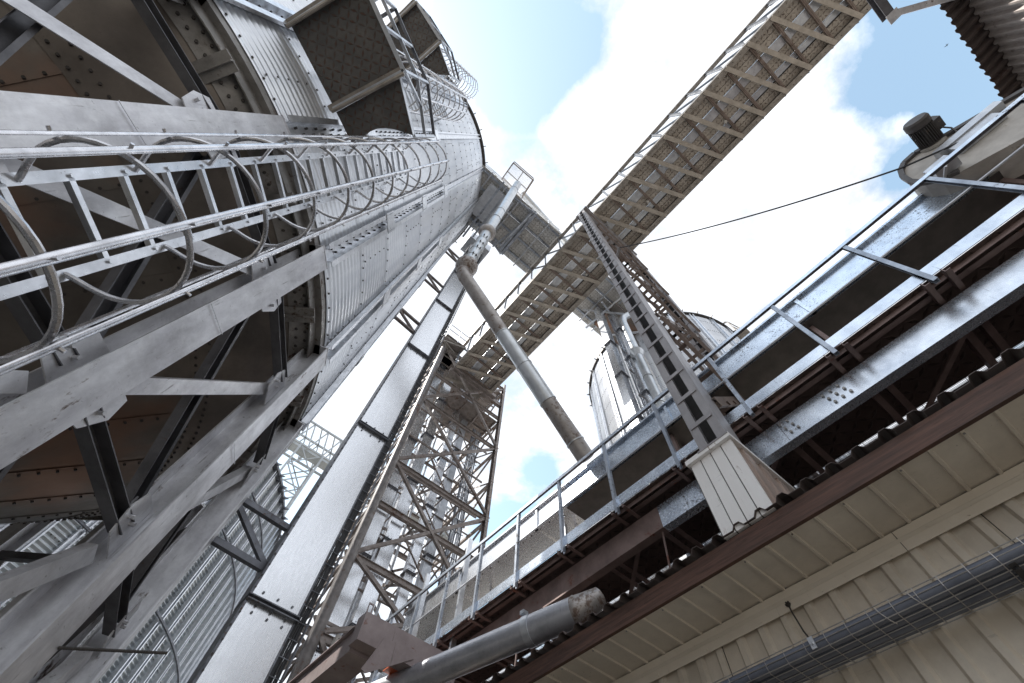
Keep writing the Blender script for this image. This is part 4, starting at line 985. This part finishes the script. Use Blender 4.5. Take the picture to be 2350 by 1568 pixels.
for z in np.arange(GZ+.2,20,1.09):
    for k in range(150):
        a=R_(95+k*1.35); n=V((cos(a),sin(a),0)); b.bolt(V((13.2,4.46,z))+n*(R3+.014),n,.016,.014,4)
W3.absorb(b,1); W3.build('wall',[M['wall'],M['dbolt']],s3,smooth=1.2)
b=MB(); b.rev([(R3+.05,20.02),(.4,22.1)],(13.2,4.46),0,2*pi,60); b.build('roof',M['wall'],s3)
b=MB()
w0,w1=V((13.3,.15,20.0)),V((14.5,-.15,20.0))
b.box((13.3,-.25,19.93),(14.6,.5,19.97))
for f in (0,.5,1): q=w0.lerp(w1,f); b.bar(q,q+V((0,0,1.2)),.05,.05)
for h in (.6,1.2): b.bar(w0+V((0,0,h)),w1+V((0,0,h)),.05,.04)
b.bar(w0+V((0,0,1.2)),w0+V((-.3,1.0,1.2)),.05,.04); b.build('roof_walkway',M['bridge'],s3,smooth=None)
# elevator legs in front of the right silo
g2='elevator legs in front of the right silo'
duct('elevator_leg','bright square elevator leg beside the spout in front of the right silo','elevator leg',7.55,7.9,3.28,3.58,GZ,19.4,[2,4.5,7,9.5,12,14.5,17],M['duct'],g2)
duct('elevator_leg','pale square elevator leg at the outer side of the wires before the right silo','elevator leg',7.0,7.3,3.6,3.9,GZ,19.4,[3,5.5,8,10.5,13,15.5],M['duct'],g2)
w=thing('cable_bundle','thin vertical wires between the two elevator legs at the right silo','cables',(7.4,3.5,GZ))
for k in range(5):
    b=MB(); b.path([(7.34+.035*k,3.45+.02*(k%2)+.01*sin(z+k),z) for z in np.arange(GZ,19.4,1.0)],.014,6); b.build('cable',M['conduit'],w)
b=MB()
for k in range(12): b.box((7.28,3.42,.5+k*1.6),(7.56,3.45,.55+k*1.6))
b.build('clamp_bars',M['brownpipe'],w,smooth=None)
s4=thing('grain_spout','grain spout with flared collar running down beside the right silo legs','spout',(7.6,3.05,5))
pv=[V((8.3,2.6,18.9)),V((7.75,2.93,18.0)),V((7.62,2.98,17.7)),V((7.60,3.04,17.3)),V((7.60,3.06,14.5))]
b=MB(); b.path(pv,.16,18); b.build('upper_tube',M['spout'],s4)
b=MB(); b.path([V((7.6,3.06,14.75)),V((7.6,3.06,14.4)),V((7.6,3.06,14.15))],[.16,.27,.16],20); b.build('flared_collar',M['spout'],s4)
b=MB(); b.path([V((7.6,3.06,14.15)),V((7.6,3.07,4.5))],.15,18); b.build('lower_tube',M['spout'],s4)
for z in (17.2,16,12.6,11,9.3): collar(s4,(7.6,3.06,z),(7.6,3.06,z+1),.17,M['spout'],.03)
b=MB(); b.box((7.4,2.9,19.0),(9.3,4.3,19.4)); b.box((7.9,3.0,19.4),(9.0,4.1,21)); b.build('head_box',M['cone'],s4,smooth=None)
b=MB()
for (p,q) in (((6.6,4.2,19.4),(8.4,2.4,18.2)),((6.7,3.2,18.6),(8.6,3.6,19.3)),((6.9,4.5,18.2),(7.5,2.5,19.4)),((7.8,4.3,18.3),(9.5,2.5,18.4)),((8.6,2.5,17.8),(10,4.0,18.2)),((8.2,2.4,17.2),(10.2,3.6,17.4)),((8.2,2.4,16.6),(10.4,3.5,16.6)),((8.3,2.6,16),(10.6,3.2,16))): b.bar(p,q,.07,.07)
b.build('head_bracing',M['zincb'],s4,smooth=None)
# ================================================================== headhouse cladding and arm, top right
cl=thing('clad_headhouse','ribbed metal cladding of the upper building at top right corner','building',(6.5,-6.5,9))
vs=[];fs=[];x=3.2;pts=[]
while x<13: pts+=[(x,0),(x+.05,0),(x+.085,.045),(x+.125,.045)]; x+=.16
for xx,h in pts: vs+=[(xx,-6.02+h,GZ),(xx,-6.02+h,9.05)]
for i in range(len(pts)-1): fs.append((2*i+2,2*i+3,2*i+1,2*i))
b=MB(); b.add(vs,fs); b.build('ribbed_wall',M['clad'],cl,smooth=None)
b=MB(); b.box((3.2,-11,GZ),(13,-6.06,9.0)); b.build('core',M['clad'],cl,smooth=None)
vs=[];fs=[];n=len(pts)
for yy,zz in ((-5.68,9.0),(-11,9.9)):
    for dz in (0,.005):
        for xx,h in pts: vs.append((xx,yy+.01*sin(xx*9),zz+h*1.2+dz))
for i in range(n-1): fs+=[(i,2*n+i,2*n+i+1,i+1),(n+i,n+i+1,3*n+i+1,3*n+i),(i,i+1,n+i+1,n+i)]
b=MB(); b.add(vs,fs); b.build('roof_sheet',M['roof'],cl,smooth=None)
am=thing('steel_arm','dark angled steel arm reaching from the ribbed cladding at top right','bracket',(3.3,-5.1,9))
b=MB(); b.ext((2.5,-5.07,9.0),(3.25,-5.07,9.0),I(.13,.15,.012),(0,0,1)); b.build('beam',M['legd'],am,smooth=None)
b=MB(); b.ext((3.25,-5.06,9.0),(3.9,-5.95,9.0),Cs(.1,.16,.012),(0,0,1)); b.build('channel',M['leg'],am,smooth=None)
b=MB(); b.box((3.17,-5.17,8.91),(3.33,-4.99,8.92)); b.build('end_plate',M['leg'],am,smooth=None)
# ================================================================== far truss bridge
fb=thing('truss_bridge','distant pale galvanized truss bridge seen between near silo and wide elevator leg','bridge',(3,26,23.9),'far galvanized structures')
fy=26.; z0f,z1f=23.9,26.2
for y in (fy,fy+1.7):
    b=MB()
    for z in (z0f,z1f): b.bar((-.5,y,z),(14,y,z),.13,.13)
    for k in range(13):
        x=-.5+1.15*k; b.bar((x,y,z0f),(x+.57,y,z1f),.09,.09); b.bar((x+.57,y,z1f),(x+1.15,y,z0f),.09,.09)
    b.build('side_truss',M['farzinc'],fb,smooth=None)
b=MB()
for k in range(13): b.bar((-.5+1.15*k,fy,z0f),(-.5+1.15*k,fy+1.7,z0f),.1,.1); b.bar((-.5+1.15*k,fy,z1f),(.07+1.15*k,fy+1.7,z1f),.08,.08)
b.build('cross_members',M['farzinc'],fb,smooth=None)
b=MB(); b.box((-.5,fy+.4,z0f+.06),(14,fy+1.2,z0f+.5)); b.build('conveyor_trough',M['farzinc'],fb,smooth=None)
ft=thing('lattice_tower','distant pale galvanized lattice tower under the far truss bridge','tower',(.9,26.8,GZ),'far galvanized structures')
for x,y in ((.1,fy),(1.9,fy),(.1,fy+1.7),(1.9,fy+1.7)):
    b=MB(); b.bar((x+(-.0),y,GZ),(x,y,z0f),.14,.14); b.build('post',M['farzinc'],ft,smooth=None)
b=MB()
for k in range(13):
    za,zb=z0f-1.9*k,z0f-1.9*(k+1)
    for y in (fy,fy+1.7): b.bar((.1,y,za),(1.9,y,zb),.07,.07); b.bar((1.9,y,za),(.1,y,zb),.07,.07); b.bar((.1,y,zb),(1.9,y,zb),.07,.07)
    for x in (.1,1.9): b.bar((x,fy,za),(x,fy+1.7,zb),.06,.06); b.bar((x,fy+1.7,za),(x,fy,zb),.06,.06)
b.build('lattice',M['farzinc'],ft,smooth=None)
# bird
bp_=atz(2173,104,85)
b=MB(); b.path([bp_-V((.12,0,0)),bp_-V((.05,0,0)),bp_+V((.06,0,0)),bp_+V((.16,0,0))],[.01,.05,.045,.012],8)
b.plate([bp_,bp_+V((.1,.02,0)),bp_+V((.02,.34,.10)),bp_+V((-.04,.22,.08))],(0,0,.006)); b.plate([bp_,bp_+V((.1,-.02,0)),bp_+V((.02,-.34,.10)),bp_+V((-.04,-.22,.08))],(0,0,.006)); b.plate([bp_-V((.1,.0,0)),bp_-V((.24,.05,0)),bp_-V((.24,-.05,0))],(0,0,.006))
tag(b.build('bird',M['black'],loc=tuple(bp_)),'tiny dark bird gliding against the blue sky patch','bird')
# ================================================================== sun, sky, camera
S=V((-.743*.60,.669*.60,.80)).normalized()
sun=bpy.data.lights.new('sun','SUN'); sun.energy=3.6; sun.angle=R_(.5); sun.color=(1,.955,.89)
so=bpy.data.objects.new('sun',sun); COL.objects.link(so); so.rotation_euler=S.to_track_quat('Z','Y').to_euler(); so.location=S*60
W=bpy.data.worlds.new('World'); SC.world=W; W.use_nodes=True; nt=W.node_tree
for n in list(nt.nodes): nt.nodes.remove(n)
out=nt.nodes.new('ShaderNodeOutputWorld'); bg=nt.nodes.new('ShaderNodeBackground'); lk(nt,bg.outputs[0],out.inputs[0])
sky=nt.nodes.new('ShaderNodeTexSky'); sky.sky_type='NISHITA'; sky.sun_disc=False; sky.sun_elevation=math.asin(S.z); sky.sun_rotation=math.atan2(S.x,S.y); sky.dust_density=.6
tc=nt.nodes.new('ShaderNodeTexCoord'); sx=nt.nodes.new('ShaderNodeSeparateXYZ'); lk(nt,tc.outputs['Generated'],sx.inputs[0])
zz=math_(nt,'MAXIMUM',sx.outputs[2],.06)
cx=nt.nodes.new('ShaderNodeCombineXYZ'); lk(nt,math_(nt,'DIVIDE',sx.outputs[0],zz),cx.inputs[0]); lk(nt,math_(nt,'DIVIDE',sx.outputs[1],zz),cx.inputs[1])
n1=N(nt,'ShaderNodeTexNoise',Scale=2.6,Detail=10.,Roughness=.60); lk(nt,cx.outputs[0],n1.inputs['Vector'])
n2=N(nt,'ShaderNodeTexNoise',Scale=7.,Detail=8.,Roughness=.62); lk(nt,cx.outputs[0],n2.inputs['Vector'])
acc=None
BLUE=[(-.16,-.12,.12,1.5),(-.09,-.045,.085,1.4),(-.03,-.17,.05,.7),(.452,-.49,.07,1.1),(.54,-.60,.13,1.1),(.66,-.57,.08,1.4),(.62,-.44,.05,1.0),(.36,-.62,.10,1.2),(.72,.88,.16,1.3),(.60,.66,.07,.8),(.0,1.26,.22,1.0),(.0,.66,.08,.8),(.3,.9,.12,.6),(-.5,-.3,.3,1.),(.9,1.4,.3,.9)]
for (bx,by,s,a) in BLUE:
    dx=math_(nt,'SUBTRACT',cx.outputs[0].node.outputs[0] and math_(nt,'DIVIDE',sx.outputs[0],zz),bx); dy=math_(nt,'SUBTRACT',math_(nt,'DIVIDE',sx.outputs[1],zz),by)
    d2=math_(nt,'ADD',math_(nt,'MULTIPLY',dx,dx),math_(nt,'MULTIPLY',dy,dy))
    g_=math_(nt,'MULTIPLY',math_(nt,'EXPONENT',math_(nt,'MULTIPLY',d2,-1./(s*s))),a)
    acc=g_ if acc is None else math_(nt,'ADD',acc,g_)
dens=math_(nt,'SUBTRACT',math_(nt,'ADD',.52,math_(nt,'ADD',math_(nt,'MULTIPLY',math_(nt,'SUBTRACT',n1.outputs[0],.5),2.2),math_(nt,'MULTIPLY',math_(nt,'SUBTRACT',n2.outputs[0],.5),1.3))),math_(nt,'MULTIPLY',acc,.95))
dens=math_(nt,'ADD',dens,.25)
mask=ramp(nt,dens,.10,.62)
thick=ramp(nt,n2.outputs[0],.3,.75,(CLOUD*.86,CLOUD*.88,CLOUD*.92,1),(CLOUD,CLOUD,CLOUD*1.01,1)) if False else None
cc=mixc(nt,ramp(nt,n2.outputs[0],.35,.65),(5.5,5.75,6.2,1),(8.3,8.6,9.1,1))
skyb=nt.nodes.new('ShaderNodeMix'); skyb.data_type='RGBA'; skyb.blend_type='MULTIPLY'; skyb.inputs[0].default_value=1.; lk(nt,sky.outputs[0],skyb.inputs[6]); skyb.inputs[7].default_value=(3.3,3.0,2.25,1)
hz=ramp(nt,sx.outputs[2],.02,.36,(.25,.25,.26,1),(1,1,1,1))
fin=nt.nodes.new('ShaderNodeMix'); fin.data_type='RGBA'; fin.blend_type='MULTIPLY'; fin.inputs[0].default_value=1.; lk(nt,mixc(nt,mask,skyb.outputs[2],cc),fin.inputs[6]); lk(nt,hz,fin.inputs[7])
lk(nt,fin.outputs[2],bg.inputs[0]); bg.inputs[1].default_value=.10
cam=bpy.data.cameras.new('camera'); co=bpy.data.objects.new('camera',cam); COL.objects.link(co)
m4=Matrix.Identity(4)
for i in range(3):
    for j in range(3): m4[i][j]=float(ROT[i][j])
co.matrix_world=m4
cam.sensor_width=36.; cam.lens=F/2350*36.; cam.clip_start=.02; cam.clip_end=600.
SC.camera=co
SC.view_settings.view_transform='Standard'; SC.view_settings.look='None'; SC.view_settings.exposure=.78; SC.view_settings.gamma=1.
SC.render.engine='CYCLES'; SC.cycles.max_bounces=6; SC.cycles.use_denoising=True
